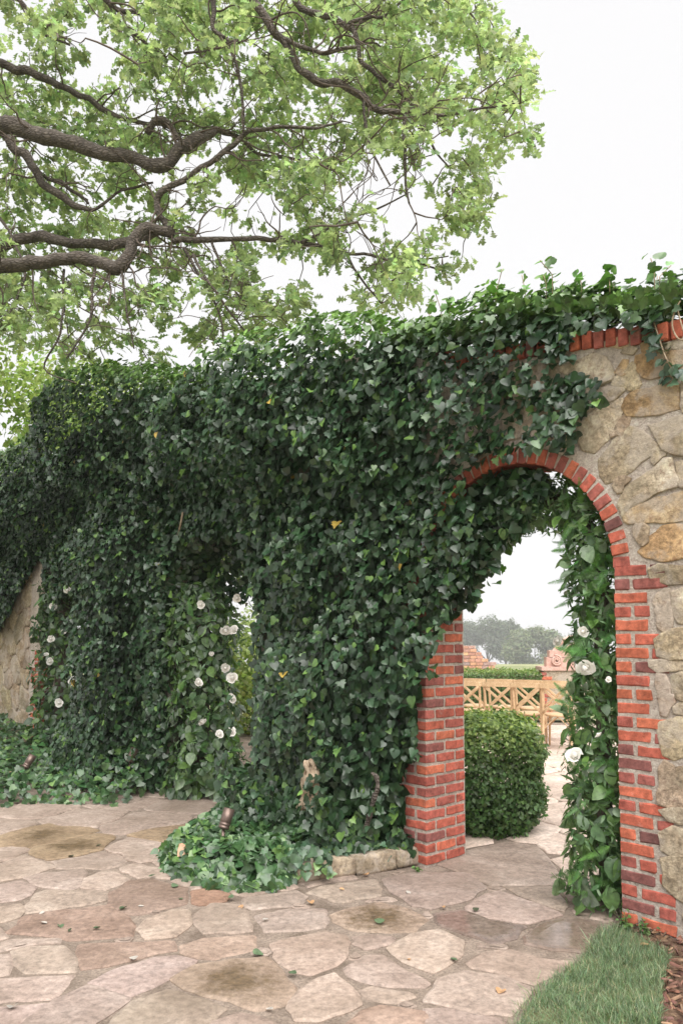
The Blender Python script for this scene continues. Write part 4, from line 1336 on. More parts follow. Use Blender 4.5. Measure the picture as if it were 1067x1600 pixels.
# traced limbs: (px, py, depth, radius px)
LIMBS = [
 [(-700,150,8.2,40),(-400,170,8.2,34),(-200,180,8.1,27),(-40,186,8.0,16),(0,195,8.0,15),(60,207,8.0,14),(130,230,8.0,13),(200,245,8.0,12),(245,257,8.0,12),(268,252,8.0,11),(292,226,8.05,11),(318,210,8.1,9),(340,204,8.2,5),(365,210,8.3,3.5),(402,240,8.4,3),(450,246,8.5,2.5),(520,262,8.6,2)],
 [(-600,420,8.6,30),(-300,400,8.6,20),(-40,386,8.5,10),(0,384,8.5,10),(50,372,8.5,9.5),(100,374,8.4,9),(160,383,8.4,9),(200,378,8.3,8.5),(235,366,8.1,8),(262,360,7.9,7)],
 [(-620,440,7.8,34),(-300,425,7.7,24),(-40,421,7.6,13),(0,416,7.6,12.5),(60,408,7.6,12),(130,401,7.6,12),(178,414,7.6,12),(199,406,7.6,11.5),(214,376,7.65,11),(236,358,7.7,10.5),(268,364,7.7,9)],
 [(266,366,7.7,7),(252,338,7.7,6),(245,312,7.7,5.5),(275,286,7.65,5.5),(320,258,7.6,5),(365,228,7.6,4.5),(390,205,7.6,4),(440,198,7.6,3.2),(490,200,7.6,2.6),(535,190,7.6,2)],
 [(268,376,7.7,5.5),(330,373,7.7,5),(400,370,7.8,4.5),(460,378,7.9,4),(520,390,8.0,3.2),(580,400,8.1,2.6),(640,410,8.2,2.2),(690,422,8.3,1.6)],
 [(470,379,7.9,3),(520,352,7.9,2.4),(590,326,7.9,1.8),(640,300,7.9,1.3)], [(540,394,8,2.6),(560,430,8,2.2),(596,474,8,1.5)],
 [(286,388,7.7,3.5),(312,430,7.7,3),(332,462,7.7,2.4),(346,502,7.75,2),(350,548,7.8,1.4)], [(300,398,7.6,3),(330,445,7.5,2.6),(362,492,7.4,2),(396,532,7.4,1.4)],
 [(-140,60,8.6,12),(-40,150,8.5,9),(12,216,8.4,8),(40,245,8.4,8),(62,272,8.35,7.5),(86,300,8.3,7.5),(116,320,8.3,6),(150,325,8.2,3),(190,300,8.2,2.2),(240,285,8.2,2)],
 [(60,270,8.4,3.5),(85,282,8.4,3.5),(120,300,8.4,3),(140,320,8.4,2.4)],
 [(-500,40,8.9,26),(-200,80,8.9,15),(-20,98,8.8,8),(10,102,8.8,7.5),(50,112,8.8,7),(100,135,8.8,6),(130,150,8.8,5.5),(180,180,8.8,4.5),(230,192,8.8,3.5),(272,196,8.8,2.5)],
 [(-650,-160,8.4,40),(-300,-200,8.0,30),(60,-170,7.5,22),(250,-110,7.3,16),(350,-60,7.1,11),(392,-8,7.0,8),(412,26,7.0,7.5),(446,66,7.0,7),(468,108,7.0,7),(494,127,7.0,7),(530,130,7.0,6.5),(558,150,7.0,6),(580,166,7.05,5.5),(620,176,7.1,5),(650,173,7.1,4),(690,180,7.2,3),(750,170,7.3,2.3),(825,158,7.4,1.4)],
 [(250,-110,7.3,12),(400,-70,7.5,9),(470,8,7.5,6),(502,26,7.5,6),(540,38,7.5,5),(558,66,7.5,4.5),(566,100,7.5,4.5),(592,120,7.5,4),(620,142,7.5,3.6),(646,170,7.5,3),(670,220,7.6,2.2),(700,260,7.7,1.5)],
 [(538,38,7.5,3.6),(575,28,7.4,3.2),(600,26,7.3,2.4),(640,-10,7.2,2)], [(446,60,7.0,4),(480,76,6.9,4),(512,82,6.9,4),(556,74,6.8,3)],
 [(630,180,7.1,4),(634,230,7.1,3.4),(632,280,7.1,2.6),(640,318,7.1,1.8)], [(566,150,7.0,3),(580,230,7.0,2.3),(610,290,7.0,1.6)],
 [(60,-170,7.5,12),(140,-40,7.6,6),(176,10,7.7,4.5),(212,21,7.8,4),(232,27,7.9,3)], [(170,6,7.7,3.5),(192,40,7.7,3),(216,58,7.7,2.4),(260,90,7.7,1.6)],
 [(250,-110,7.3,9),(320,-40,7.4,6),(335,15,7.4,5),(331,44,7.4,4),(352,60,7.4,3)], [(355,60,7.4,3),(375,120,7.5,3),(380,200,7.55,2.4),(384,210,7.6,2)],
 [(288,85,7.6,2),(330,78,7.5,2.4),(370,62,7.4,2.4)], [(230,205,8.0,6.5),(238,194,8.0,6.5),(252,187,8.0,6.5),(272,200,8.0,5.5),(292,225,8.0,5)],
 [(0,-20,8.2,5),(40,10,8.2,4),(62,50,8.2,3),(110,70,8.2,2)], [(0,340,8.2,3),(40,420,8.1,2.4),(20,480,8.1,2),(0,500,8.1,1.5)], [(150,410,7.6,3),(145,450,7.6,3),(140,500,7.6,2.2),(105,560,7.6,1.6)],
 [(100,420,7.7,2.4),(95,520,7.7,2),(70,575,7.8,1.5),(120,600,7.8,1.2)], [(190,410,7.6,2.4),(198,480,7.5,2),(210,545,7.5,1.4)], [(640,410,8.2,1.6),(700,400,8.2,1.2)], [(330,373,7.7,2.6),(352,430,7.7,2),(380,470,7.8,1.4)],
]
NODES = []      # (pos, radius)
for li, lb in enumerate(LIMBS):
    pts, rad = [], []
    for x, y, dep, r in lb:
        pts.append(udep(x, y, dep)); rad.append(r*.88/F*dep)
    k = 5
    sp = smooth_path(pts, k); sr = smooth_path([np.array([r]) for r in rad], k)
    sr = [max(float(r[0]), .004) for r in sr]
    jit = [np.array(mnoise.noise_vector(Vector(p)*5.5))*min(.045, 1.3*r_) for p, r_ in zip(sp, sr)]
    sr = [r_*(1+.16*mnoise.noise(Vector(p)*6)) for p, r_ in zip(sp, sr)]
    sp = [p+j for p, j in zip(sp, jit)]
    mb = MB(); mb.tube([Vector(p-OAKV) for p in sp], sr, 12 if sr[0] > .04 else 7, wob=.22)
    mb.build('limb', M['bark'], oak, True)
    for p, r_ in zip(sp, sr): NODES.append((p, r_))
mb = MB()
mb.tube([Vector(p)-Vector((0, 0, 0)) for p in smooth_path([(0, 0, -.1), (.05, 0, 1.5), (.0, .05, 3.2), (.15, 0, 5.0), (.4, -.1, 6.6), (.8, -.2, 8.0)], 5)], [.62, .52, .48, .46, .45] + [.44]*5 + [.43]*5 + [.40]*5 + [.34, .3, .26, .22, .18, .15], 18, wob=.2)
mb.build('trunk', M['bark'], oak, True)
# join limbs to the trunk off to the left
for q, r_ in ((udep(-700, 150, 8.2), .27), (udep(-600, 420, 8.6), .21), (udep(-620, 440, 7.8), .22), (udep(-500, 40, 8.9), .19), (udep(-650, -160, 8.4), .27)):
    a = OAKV+np.array([.05, 0, max(2.6, q[2]-1.0)])
    mb = MB(); mb.tube([Vector(p-OAKV) for p in smooth_path([a, a*.5+q*.5+np.array([0, 0, -.15]), q], 5)], [r_*1.25]*4+[r_*1.1]*4+[r_]*3, 12, wob=.2)
    mb.build('limb', M['bark'], oak, True)

CROWN = [(-420,-330),(300,-330),(640,-200),(756,-60),(762,0),(792,45),(826,120),(848,150),(832,215),(790,262),(768,300),(752,352),(728,405),(712,440),(668,452),(640,476),(590,486),(545,470),(505,462),(470,480),(440,520),(420,548),(360,560),(300,552),(250,570),(190,600),(140,588),(60,545),(-60,520),(-420,500)]
HOLES = [((150, 90), 42), ((60, 255), 22), ((128, 60), 30), ((650, 345), 26), ((505, 440), 26), ((420, 330), 20), ((585, 240), 18), ((60, 520), 16), ((270, 540), 24), ((330, 300), 16), ((440, 430), 26), ((230, 170), 24), ((205, 440), 18), ((700, 200), 14), ((300, 480), 22), ((245, 115), 16), ((530, 310), 16)]
LPX = np.array([[*proj(p), p[1]] for p, r_ in NODES if r_ > .028])
def crown_pts(n):
    out = []
    while len(out) < n:
        x, y = rng.uniform(-420, 850), rng.uniform(-330, 640)
        off = x < -30 or y < -40
        if off and rng.random() < .75: continue
        if not inpoly(np.array([x]), np.array([y]), CROWN)[0]: continue
        if any((x-a)**2+(y-b)**2 < (r*1.25)**2 for (a, b), r in HOLES): continue
        dn = float(vnoise(x/70, y/70, 8.8)*.5+vnoise(x/160, y/160, 3.8)*.5)
        if dn < -.22 and rng.random() < .75: continue
        base = 8.4 + .5*vnoise(x/200, y/200, 1.1)
        dep = base + rng.normal(0, .95)
        dep = min(max(dep, 6.0), 10.5)
        kk = np.where((LPX[:, 0]-x)**2+(LPX[:, 1]-y)**2 < 58**2)[0]
        if len(kk): dep = max(dep, LPX[kk, 2].max() + .3 + .6*rng.random())
        if y > 520: dep = max(dep, 8.6 - .0*x) if x > 120 else dep+.6
        out.append(udep(x, y, dep))
    return np.array(out)
CL = crown_pts(1120)
np_nodes = np.array([p for p, r_ in NODES]); 
dist0 = np.array([np.min(np.linalg.norm(np_nodes-c, axis=1)) for c in CL])
order = np.argsort(dist0)
node_list = [np_nodes]
twig = MB()
ALLN = np_nodes.copy()
TW = []
for ci in order:
    c = CL[ci]
    dv = np.linalg.norm(ALLN-c, axis=1)
    j = int(np.argmin(dv)); a = ALLN[j]; L_ = dv[j]
    TW.append((c, norm(c-a)))
    if L_ < .06: continue
    mid = (a+c)/2 + rng.normal(0, .10*L_+.01, 3) + np.array([0, 0, .08*L_])
    m2 = a*.25+c*.75 + rng.normal(0, .07*L_+.01, 3)
    pts = smooth_path([a, (a+mid)/2+rng.normal(0, .03*L_, 3), mid, m2, c], 2)
    r0 = .0045+.009*min(L_, 1.2)
    twig.tube([Vector(p-OAKV) for p in pts], np.linspace(r0, .0028, len(pts)), 5, cap=False)
    ALLN = np.vstack([ALLN, np.array(pts[2:])])
NB = [(p, r_) for p, r_ in NODES if r_ > .010 and -60 < proj(p)[0] < 860 and proj(p)[1] > -40]
for k in range(210):
    p, r_ = NB[int(rng.integers(len(NB)))]
    dr = norm(np.array([rng.normal(.35, .8), rng.normal(-.1, .35), rng.normal(-.1, .8)]))
    ln_ = rng.uniform(.25, .95); pts = [p]
    for q in range(7):
        dr = norm(dr + rng.normal(0, .33, 3) + np.array([.03, 0, -.06])); pts.append(pts[-1]+dr*ln_/7)
    twig.tube([Vector(a-OAKV) for a in smooth_path(pts, 2)], np.linspace(min(r_*.5, .0115), .0028, 15), 5, cap=False)
    for q in range(2):
        b0 = pts[int(rng.integers(2, 6))]; d2 = norm(dr+rng.normal(0, .8, 3)); pp2 = [b0, b0+d2*ln_*.2+rng.normal(0, .02, 3), b0+d2*ln_*.42+rng.normal(0, .03, 3)]
        twig.tube([Vector(a-OAKV) for a in smooth_path(pp2, 3)], np.linspace(.0045, .0022, 7), 4, cap=False)
    if k % 5 == 0: TW.append((pts[-1], dr))
twig.build('twigs', M['twig'], oak, True)['kind'] = 'stuff'
Lo = Leaves(OAK)
for c, dr in TW:
    ll = int(rng.integers(17, 30))
    rad = .17
    off = rng.normal(0, 1, (ll, 3)); off = norm(off)*rad*(rng.random((ll, 1))**.6)*[1.15, 1.15, .75]
    P = c + off
    tip = norm(off + .5*dr + rng.normal(0, .5, (ll, 3))*.4 + UP*-.15)
    nrm = norm(UP*.9 + rng.normal(0, .55, (ll, 3)))
    tone = (1+.3*rng.normal())
    C = tints(ll, np.array([.245, .325, .165])*np.clip(tone, .75, 1.35), .25, (.33, .41, .20), .35)
    Lo.add(P - tip*.04, frames(nrm, tip), rng.uniform(.072, .13, ll), C)
P, Fm, S, C, K = Lo.arrays()
idx = nearest_parts(Lo, 300, facing)
mask = np.ones(len(P), bool); mask[idx] = False
tag(link('crown', rel(Lo.mesh('crown', mask), oak), oak, M['oak']), kind='stuff')
Lo.parts('leaf', idx, M['oak'], oak)
print('ivy', len(Lv.arrays()[0]), 'oak', len(P))

# ================================================================== GARLANDS
def rose_mesh(name, seed, r=.05, col=(.92, .90, .86)):
    random.seed(seed)
    V, T, C = [], [], []
    n = 22
    for k in range(n):
        f = k/(n-1)
        an = k*2.399 + random.uniform(-.2, .2)
        op = .25 + 1.0*f                      # opening
        rr = r*(.22+.78*f)
        wd = .55+.3*f
        gN, gM = 5, 4
        b = len(V)
        for i in range(gM+1):
            v = i/gM
            for j in range(gN+1):
                u = j/gN*2-1
                a = an + u*wd*(.55+.45*math.sin(math.pi*min(1, v*1.1)*.5))
                rad = rr*(.3+.7*math.sin(v*math.pi*.5)**.7*(.6+.4*op))*(1-.75*(1-f)**1.5*v**2) + (.010*f*v**4)
                z = r*(1.15-.45*f)*v - .22*r*f*v**3 - .12*r*abs(u)**2*v
                rad *= 1+.05*math.sin(5*u+k)
                V.append((rad*math.cos(a), rad*math.sin(a), z))
                w_ = .95+.12*v
                C.append([min(1, c*w_*random.uniform(.97, 1.03)) for c in col])
        for i in range(gM):
            for j in range(gN):
                a0 = b+i*(gN+1)+j
                T += [(a0, a0+1, a0+gN+2), (a0, a0+gN+2, a0+gN+1)]
    b = len(V)
    for i in range(5):
        for j in range(8):
            ph = i/4*math.pi; V.append((.42*r*math.sin(ph)*math.cos(j*.785), .42*r*math.sin(ph)*math.sin(j*.785), .55*r+.42*r*math.cos(ph))); C.append(col)
    for i in range(4):
        for j in range(8):
            a0, a1 = b+i*8+j, b+i*8+(j+1) % 8
            T += [(a0, a0+8, a1+8), (a0, a1+8, a1)]
    return mesh_np(name, np.array(V), np.array(T), np.array(C))
ROSES = [rose_mesh('rose', k) for k in range(3)]

GREENS = {'broad': (.08, .15, .065), 'grey': (.22, .28, .21), 'bright': (.15, .27, .07), 'lance': (.10, .18, .075), 'fern': (.11, .24, .07)}
def tube_pts(axis, rad, n, shells):
    axis = np.array(axis); seg = np.linalg.norm(np.diff(axis, axis=0), axis=1); cum = np.concatenate([[0], np.cumsum(seg)])
    t = rng.random(n)*cum[-1]
    k = np.clip(np.searchsorted(cum, t)-1, 0, len(seg)-1)
    f = ((t-cum[k])/seg[k])[:, None]
    c = axis[k]*(1-f)+axis[k+1]*f
    r = (np.array(rad)[k]*(1-f[:, 0])+np.array(rad)[k+1]*f[:, 0])
    tg = norm(axis[k+1]-axis[k])
    o = rng.normal(0, 1, (n, 3)); o = norm(o-tg*np.sum(o*tg, 1, keepdims=True))
    sh = rng.choice(shells, n)
    lump = 1+.28*vnoise(c[:, 0]*7+o[:, 0]*1.5, c[:, 2]*5+o[:, 1]*1.5, 4.2)
    return c+o*(r*sh*lump)[:, None], o, tg, sh

def garland(name, label, axis, rad, nbroad, nlance, nfern, roses, nparts, scale=1.0, group='wedding garlands on the arch jambs', tone=1.0):
    e = empty(name, tuple(axis[0]))
    tag(e, label, 'garland', group)
    o0 = Vector(axis[0])
    mb = MB(); mb.tube([Vector(p)-o0 for p in axis], [r_*.25 for r_ in rad], 8, wob=.3); mb.build('core', M['twig'], e, True)
    Lb = Leaves(OVATE)
    P, o, tg, sh = tube_pts(axis, rad, nbroad, [1.0, 1.0, .8, .55])
    m = len(P)
    tip = norm(o*.9 - UP*.9*rng.random((m, 1)) + rng.normal(0, .6, (m, 3)))
    nrm = norm(o + .5*UP + rng.normal(0, .5, (m, 3)))
    kind = rng.random(m)
    base = np.where((kind < .4)[:, None], GREENS['broad'], np.where((kind < .7)[:, None], GREENS['grey'], GREENS['bright']))
    C = base*(1+.35*(rng.random((m, 1))*2-1))*tone
    lowz = 1+.25*sstep(.9, .2, P[:, 2])
    Lb.add(P, frames(nrm, tip), rng.uniform(.05, .12, m)*lowz*scale, C)
    idx = nearest_parts(Lb, nparts, lambda P, Fm: facing(P, Fm)*np.where(sh > .9, 1, .2))
    mask = np.ones(m, bool); mask[idx] = False
    tag(link('broad_foliage', rel(Lb.mesh('broad_foliage', mask), e), e, M['garland']), kind='stuff')
    Lb.parts('leaf', idx, M['garland'], e)
    Ll = Leaves(LANCE)
    P, o, tg, sh = tube_pts(axis, rad, nlance, [1.1, 1.0, .85, .6])
    m = len(P)
    tip = norm(o*.7 - UP*rng.random((m, 1)) + rng.normal(0, .7, (m, 3)))
    Ll.add(P, frames(norm(o+rng.normal(0, .7, (m, 3))), tip), rng.uniform(.04, .085, m)*scale, tints(m, GREENS['lance'], .4, (.14, .22, .09), .2))
    tag(link('narrow_foliage', rel(Ll.mesh('narrow_foliage'), e), e, M['garland']), kind='stuff')
    if nfern:
        Lf = Leaves(FERN)
        P, o, tg, sh = tube_pts(axis, rad, nfern, [1.05, .9])
        m = len(P)
        Lf.add(P, frames(norm(o+rng.normal(0, .6, (m, 3))), norm(o*.8+rng.normal(0, .8, (m, 3)))), rng.uniform(.11, .20, m)*scale, tints(m, GREENS['fern'], .3))
        tag(link('fern_sprays', rel(Lf.mesh('fern_sprays'), e), e, M['garland']), kind='stuff')
    for i, (p, sz) in enumerate(roses):
        p = np.array(p)
        ro = link('rose', ROSES[i % 3], e, M['petal'])
        v = norm(np.array([0, 0, H])-p + rng.normal(0, 2.6, 3))
        ro.matrix_local = Matrix.Translation(Vector(p)-o0) @ Vector(v).to_track_quat('Z', 'Y').to_matrix().to_4x4() @ Matrix.Rotation(random.random()*6, 4, 'Z') @ Matrix.Scale(sz*.85/.05, 4)
    return e

def wax(lst, d): return [W(s_, z_, d) for s_, z_ in lst]
ax_r = wax([(.19, .03), (.20, .4), (.19, .9), (.20, 1.4), (.19, 1.9), (.23, 2.2), (.36, 2.42)], -.2)
def rz_(lst, d, sz): return [(W(*uwall(x, y, d), d), sz) for x, y in lst]
garland('greenery_garland', 'leafy garland with few white roses on the nearest arch beside bare bricks', ax_r, [.20, .195, .185, .18, .18, .165, .12], 600, 3200, 430,
        rz_([(914, 1040)], .06, .055)+rz_([(898, 1182)], .05, .05)+rz_([(912, 986)], .05, .034)+rz_([(950, 1062)], .05, .018)+rz_([(868, 1000)], -.15, .036)+rz_([(936, 1150)], .05, .024), 150)
# trailing vine across the top of the nearest arch
ax_t = wax([(.3, 2.36), (.5, 2.46), (.75, 2.46), (1.0, 2.34), (1.2, 2.16)], -.25)
garland('trailing_greenery', 'loose trailing greenery hanging from the crown of the nearest arch', ax_t, [.15, .19, .18, .14, .09], 110, 1900, 0, [], 20, .9, 'trailing greenery')
# middle arch
ax_m = wax([(4.64, .03), (4.64, .4), (4.66, .9), (4.64, 1.4), (4.66, 1.8), (4.74, 2.1)], -.22)
garland('greenery_garland', 'garland thick with white roses filling the middle arch', ax_m, [.35, .33, .31, .31, .28, .16], 2300, 2400, 140,
        [(W(*uwall(x, y, d), d), rng.uniform(.040, .056)) for x, y, d in [(314, 945, .08), (371, 934, -.1), (352, 983, .06), (352, 1042, .06), (309, 1067, .1), (315, 1126, .12), (343, 1148, .08), (362, 1144, 0), (364, 1060, -.02), (366, 985, -.05), (361, 1092, 0)]] + [(W(*uwall(331, 1021, -.05), -.05), .025)], 150, tone=.72)
# far arch
ax_l = wax([(7.98, .03), (7.96, .6), (7.96, 1.2), (7.96, 1.8), (7.9, 2.3)], -.14)
garland('greenery_garland', 'dark garland with white roses at the far arch beside tan stone', ax_l, [.32, .32, .32, .32, .3], 1500, 1100, 60,
        [(W(*uwall(x, y, .12), .12), rng.uniform(.045, .06)) for x, y in [(106, 921), (84, 948), (80, 998), (112, 1017), (78, 1033), (115, 1065), (93, 1098)]] + [(W(*uwall(x, y, .12), .12), .03) for x, y in [(108, 1041), (100, 987), (73, 1023)]], 40, tone=.6)

# ================================================================== BOXWOOD, HEDGE, SHRUBS
def leaf_blob(name, label, cat, base, surf, n, size, tint, young_or_lit, mat, group=None, core=None, cmat=None, yfrac=.5, templates=SMALL):
    e = empty(name, tuple(base)); tag(e, label, cat, group)
    P, o = surf(n)
    m = len(P)
    L_ = Leaves(templates)
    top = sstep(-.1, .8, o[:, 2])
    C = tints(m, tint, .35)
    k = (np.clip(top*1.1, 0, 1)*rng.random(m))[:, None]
    C = C*(1-k) + np.array(young_or_lit)*k  # upward-facing leaves paled, top light painted into the tint
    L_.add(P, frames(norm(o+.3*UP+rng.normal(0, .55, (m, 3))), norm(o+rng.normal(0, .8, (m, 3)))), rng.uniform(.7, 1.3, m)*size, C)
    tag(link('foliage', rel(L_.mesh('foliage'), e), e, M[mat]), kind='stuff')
    if core is not None:
        core(e)
    return e
BX = np.array([1.16, 6.72, 0])
def box_surf(n):
    o = rng.uniform(-1, 1, (n, 3)); ax = rng.integers(0, 3, n); sg_ = np.where(rng.random(n) < .5, -1, 1.0)
    o[np.arange(n), ax] = sg_
    q = o/((np.abs(o)**5).sum(1)**(1/5))[:, None]
    nr = norm(np.sign(q)*np.abs(q)**2)
    lump = 1+.09*vnoise(q[:, 0]*2.5, q[:, 1]*2.5, q[:, 2]*2.5+5)+.11*vnoise(q[:, 0]*8, q[:, 1]*9, q[:, 2]*9+2)
    sh = rng.choice([1.07, 1.02, 1.0, .97, .92, .85], n)
    P = BX+np.array([0, 0, .45])+q*np.array([.455, .455, .43])*(lump*sh)[:, None]
    P[:, 2] = np.maximum(P[:, 2], .02)
    return P, nr
def box_core(e):
    mb = MB()
    for k in range(9):
        an = k*2.4
        mb.tube([(0, 0, 0), (.08*math.cos(an), .08*math.sin(an), .2), (.28*math.cos(an), .28*math.sin(an), .6)], [.018, .012, .006], 6)
    mb.build('stems', M['twig'], e, True)
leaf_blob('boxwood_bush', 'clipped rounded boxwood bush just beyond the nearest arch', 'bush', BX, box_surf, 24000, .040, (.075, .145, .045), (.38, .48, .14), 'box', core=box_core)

def hedge_surf(x0, x1, y, h, dep):
    def f(n):
        k = rng.random(n)
        X = rng.uniform(x0, x1, n)
        top = k < .4
        Y = np.where(top, rng.uniform(y, y+dep, n), y+rng.normal(0, .03, n)); Z = np.where(top, h+rng.normal(0, .02, n), rng.uniform(.03, h, n))
        Y = Y+.06*vnoise(X*3, Z*3, 4.); Z = Z+.05*vnoise(X*2.5, Y*2.5, 8.)*top
        o = np.where(top[:, None], [0, 0, 1.0], [0, -1.0, 0.1])
        return np.stack([X, Y, Z], 1), o+rng.normal(0, .1, (n, 3))
    return f
def hedge_core(x0, x1, y, h, dep):
    def f(e):
        mb = MB(); mb.box(((x0+x1)/2-e.location.x, y+dep/2-e.location.y, h/2-.02), ((x1-x0)/2-.02, dep/2-.06, h/2-.04)); mb.build('branch_core', M['soil'], e)
    return f
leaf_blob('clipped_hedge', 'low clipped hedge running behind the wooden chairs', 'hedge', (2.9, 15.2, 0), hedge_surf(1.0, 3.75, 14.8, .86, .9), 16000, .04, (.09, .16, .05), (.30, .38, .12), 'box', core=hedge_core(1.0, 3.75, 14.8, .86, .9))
# sunlit shrub seen through the slit of the middle arch
SB = np.array([-1.42, 12.8, 0])
def shrub_surf(n):
    o = norm(rng.normal(0, 1, (n, 3)))
    r = rng.random(n)**.35*(1+.2*vnoise(o[:, 0]*3, o[:, 1]*3, o[:, 2]*3))
    P = SB+np.array([0, 0, .95])+o*np.array([.95, .95, 1.1])*r[:, None]
    P[:, 2] = np.maximum(P[:, 2], .03)
    return P, o
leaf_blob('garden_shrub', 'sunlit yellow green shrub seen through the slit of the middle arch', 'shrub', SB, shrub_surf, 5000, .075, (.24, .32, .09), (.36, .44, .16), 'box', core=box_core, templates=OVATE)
# feathery evergreen over the wall's far end
FE = W(10.3, 0, .35)
def fe_surf(n):
    o = norm(rng.normal(0, 1, (n, 3)))
    r = rng.random(n)**.3*(1+.25*vnoise(o[:, 0]*4, o[:, 1]*4, o[:, 2]*4+3))
    P = FE+np.array([0, 0, 2.9])+(o[:, :1]*T3*.75+o[:, 1:2]*N3*.4+o[:, 2:]*UP*.85)*r[:, None]
    return P, o
def fe_core(e):
    mb = MB(); mb.tube([(0, 0, 0), (.05, 0, 1.2), (0, .05, 2.4), (.1, 0, 3.3)], [.05, .045, .035, .01], 8, wob=.2); mb.build('stem', M['twig'], e, True)
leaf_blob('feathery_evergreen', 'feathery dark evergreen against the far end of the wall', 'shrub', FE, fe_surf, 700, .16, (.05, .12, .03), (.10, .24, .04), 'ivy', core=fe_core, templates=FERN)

# ================================================================== CHAIRS
def chair(loc, fdir, label, group):
    e = empty('cross_back_chair', loc); tag(e, label, 'chair', group)
    ang = math.atan2(fdir[1], fdir[0])-math.pi/2
    e.rotation_euler = (0, 0, ang)
    wd = M['wood']
    # local: +y is the way the sitter faces; back at y=-.2
    mb = MB(); mb.lathe([(0, .445), (.20, .445), (.215, .45), (.22, .465), (.21, .478), (0, .48)], 20, Matrix.Scale(.98, 4, (1, 0, 0))); mb.build('seat', wd, e, True)
    for sx in (-1, 1):
        mb = MB(); mb.tube(smooth_path([(sx*.20, -.24, 0), (sx*.195, -.2, .25), (sx*.19, -.19, .46), (sx*.195, -.215, .7), (sx*.2, -.26, .9)], 3), .019, 8); mb.build('back_post', wd, e, True)
        mb = MB(); mb.tube([(sx*.18, .19, 0), (sx*.17, .165, .45)], [.014, .018], 8); mb.build('leg', wd, e, True)
        mb = MB(); mb.tube(smooth_path([(sx*.19, -.18, .26), (sx*.14, -.02, .42), (sx*.175, .16, .26)], 4), .008, 6); mb.build('brace', wd, e, True)
    mb = MB(); mb.tube(smooth_path([(-.19, .17, .26), (0, .12, .43), (.19, .17, .26)], 4), .008, 6); mb.build('brace', wd, e, True)
    mb = MB(); mb.tube(smooth_path([(-.19, -.2, .26), (0, -.17, .43), (.19, -.2, .26)], 4), .008, 6); mb.build('brace', wd, e, True)
    mb = MB()
    rp = smooth_path([(-.225, -.255, .87), (-.1, -.278, .875), (.1, -.278, .875), (.225, -.255, .87)], 3)
    for a_, b_ in zip(rp[:-1], rp[1:]):
        c_ = (a_+b_)/2; t_ = b_-a_
        mb.box(tuple(c_), (np.linalg.norm(t_)/2, .011, .032), Matrix.Rotation(math.atan2(t_[1], t_[0]), 3, 'Z'))
    mb.build('top_rail', wd, e)
    for sx in (-1, 1):
        mb = MB()
        xp = smooth_path([(sx*.185, -.2+.008*sx, .5), (0, -.235+.008*sx, .67), (-sx*.19, -.262+.008*sx, .84)], 3)
        for off in (-.012, 0, .012): mb.tube([Vector(p)+Vector((0, 0, off)) for p in xp], .011, 6)
        mb.build('cross_slat', wd, e, True)
    return e
fd = np.array([.43, .9]); fd = fd/np.linalg.norm(fd)
grp = 'wooden ceremony chairs in rows'
row1 = [(1.93, 11.8), (2.35, 11.6), (2.72, 11.4), (3.08, 11.2)]
nm1 = ['cross-back wooden chair half hidden by the brick pier, row nearest the arch', 'cross-back wooden chair, second from the brick pier in the row nearest the arch', 'cross-back wooden chair, third from the brick pier in the row nearest the arch', 'cross-back wooden chair half hidden by the garland, row nearest the arch']
nm2 = ['cross-back wooden chair in the farther row, closest to the brick pier', 'cross-back wooden chair in the farther row, second from the brick pier', 'cross-back wooden chair in the farther row, third from the brick pier', 'cross-back wooden chair in the farther row, closest to the garland']
for (x, y), l in zip(row1, nm1): chair((x, y, 0), fd, l, grp)
for (x, y), l in zip(row1, nm2): chair((x+.21, y+.78, 0), fd, l, grp)

# ================================================================== STEPPED GABLE, SCROLL PIER
sg = empty('stepped_brick_gable', tuple(udep(715, 1050, 30.0)*[1, 1, 0]))
tag(sg, 'distant stepped brick gable in red paled for haze beside the pier edge', 'wall')
base = np.array(sg.location)
ztop_ = udep(730, 1006, 30)[2]
me_b = {}
for k in range(9):
    z0 = ztop_-.125*(k+1)
    half = .55+.155*k
    nb = max(1, int(half/.26))
    for j in range(-nb, nb+1):
        mb = MB(); key = 'b'
        if key not in me_b:
            mb.box((0, 0, 0), (.118, .2, .055)); me_b[key] = mesh_py('brick', mb.V, mb.F); me_b[key].materials.append(M['brick'])
        o = link('brick', me_b[key], sg); o.location = (j*.25+.06*(k % 2), 0, z0); v = random.uniform(1.1, 1.4); o.color = (v, v*2.0, v*2.2, 1)  # brick colour pushed to pale pink, haze painted in
mb = MB(); mb.box((0, .05, (ztop_-1.1)/2-.5), (1.7, .17, (ztop_-1.1)/2+.5)); mb.build('wall_base', M['mortar'], sg)
mb = MB(); mb.box((.05, .05, ztop_-.62), (.62, .16, .55)); mb.build('wall_core', M['mortar'], sg)

sp_ = empty('scroll_pier', tuple(np.array([*udep(868, 1100, 15.0)[:2], 0])))
tag(sp_, 'stone pier with brick edge and carved terracotta scroll, behind the chairs', 'pier')
mb = MB(); mb.box((.15, 0, .46), (.42, .2, .46)); mb.build('pier_body', M['kerb'], sp_)
for k in range(11):
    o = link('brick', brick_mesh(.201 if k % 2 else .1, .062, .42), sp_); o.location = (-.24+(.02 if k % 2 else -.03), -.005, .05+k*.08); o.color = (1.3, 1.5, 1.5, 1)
mb = MB(); mb.box((.15, 0, .95), (.47, .24, .035)); mb.build('cap', M['terracotta'], sp_)
mb = MB()
pts = []
for k in range(46):
    a = k/45*4.6*math.pi; r_ = .025+.022*a/ math.pi*1.0
    pts.append((.0-.03+r_*math.cos(a)*.8, -.2, 1.10+r_*math.sin(a)*.8))
mb.tube(pts, .02, 7)
mb.build('scroll', M['terracotta'], sp_, True)
mb = MB()
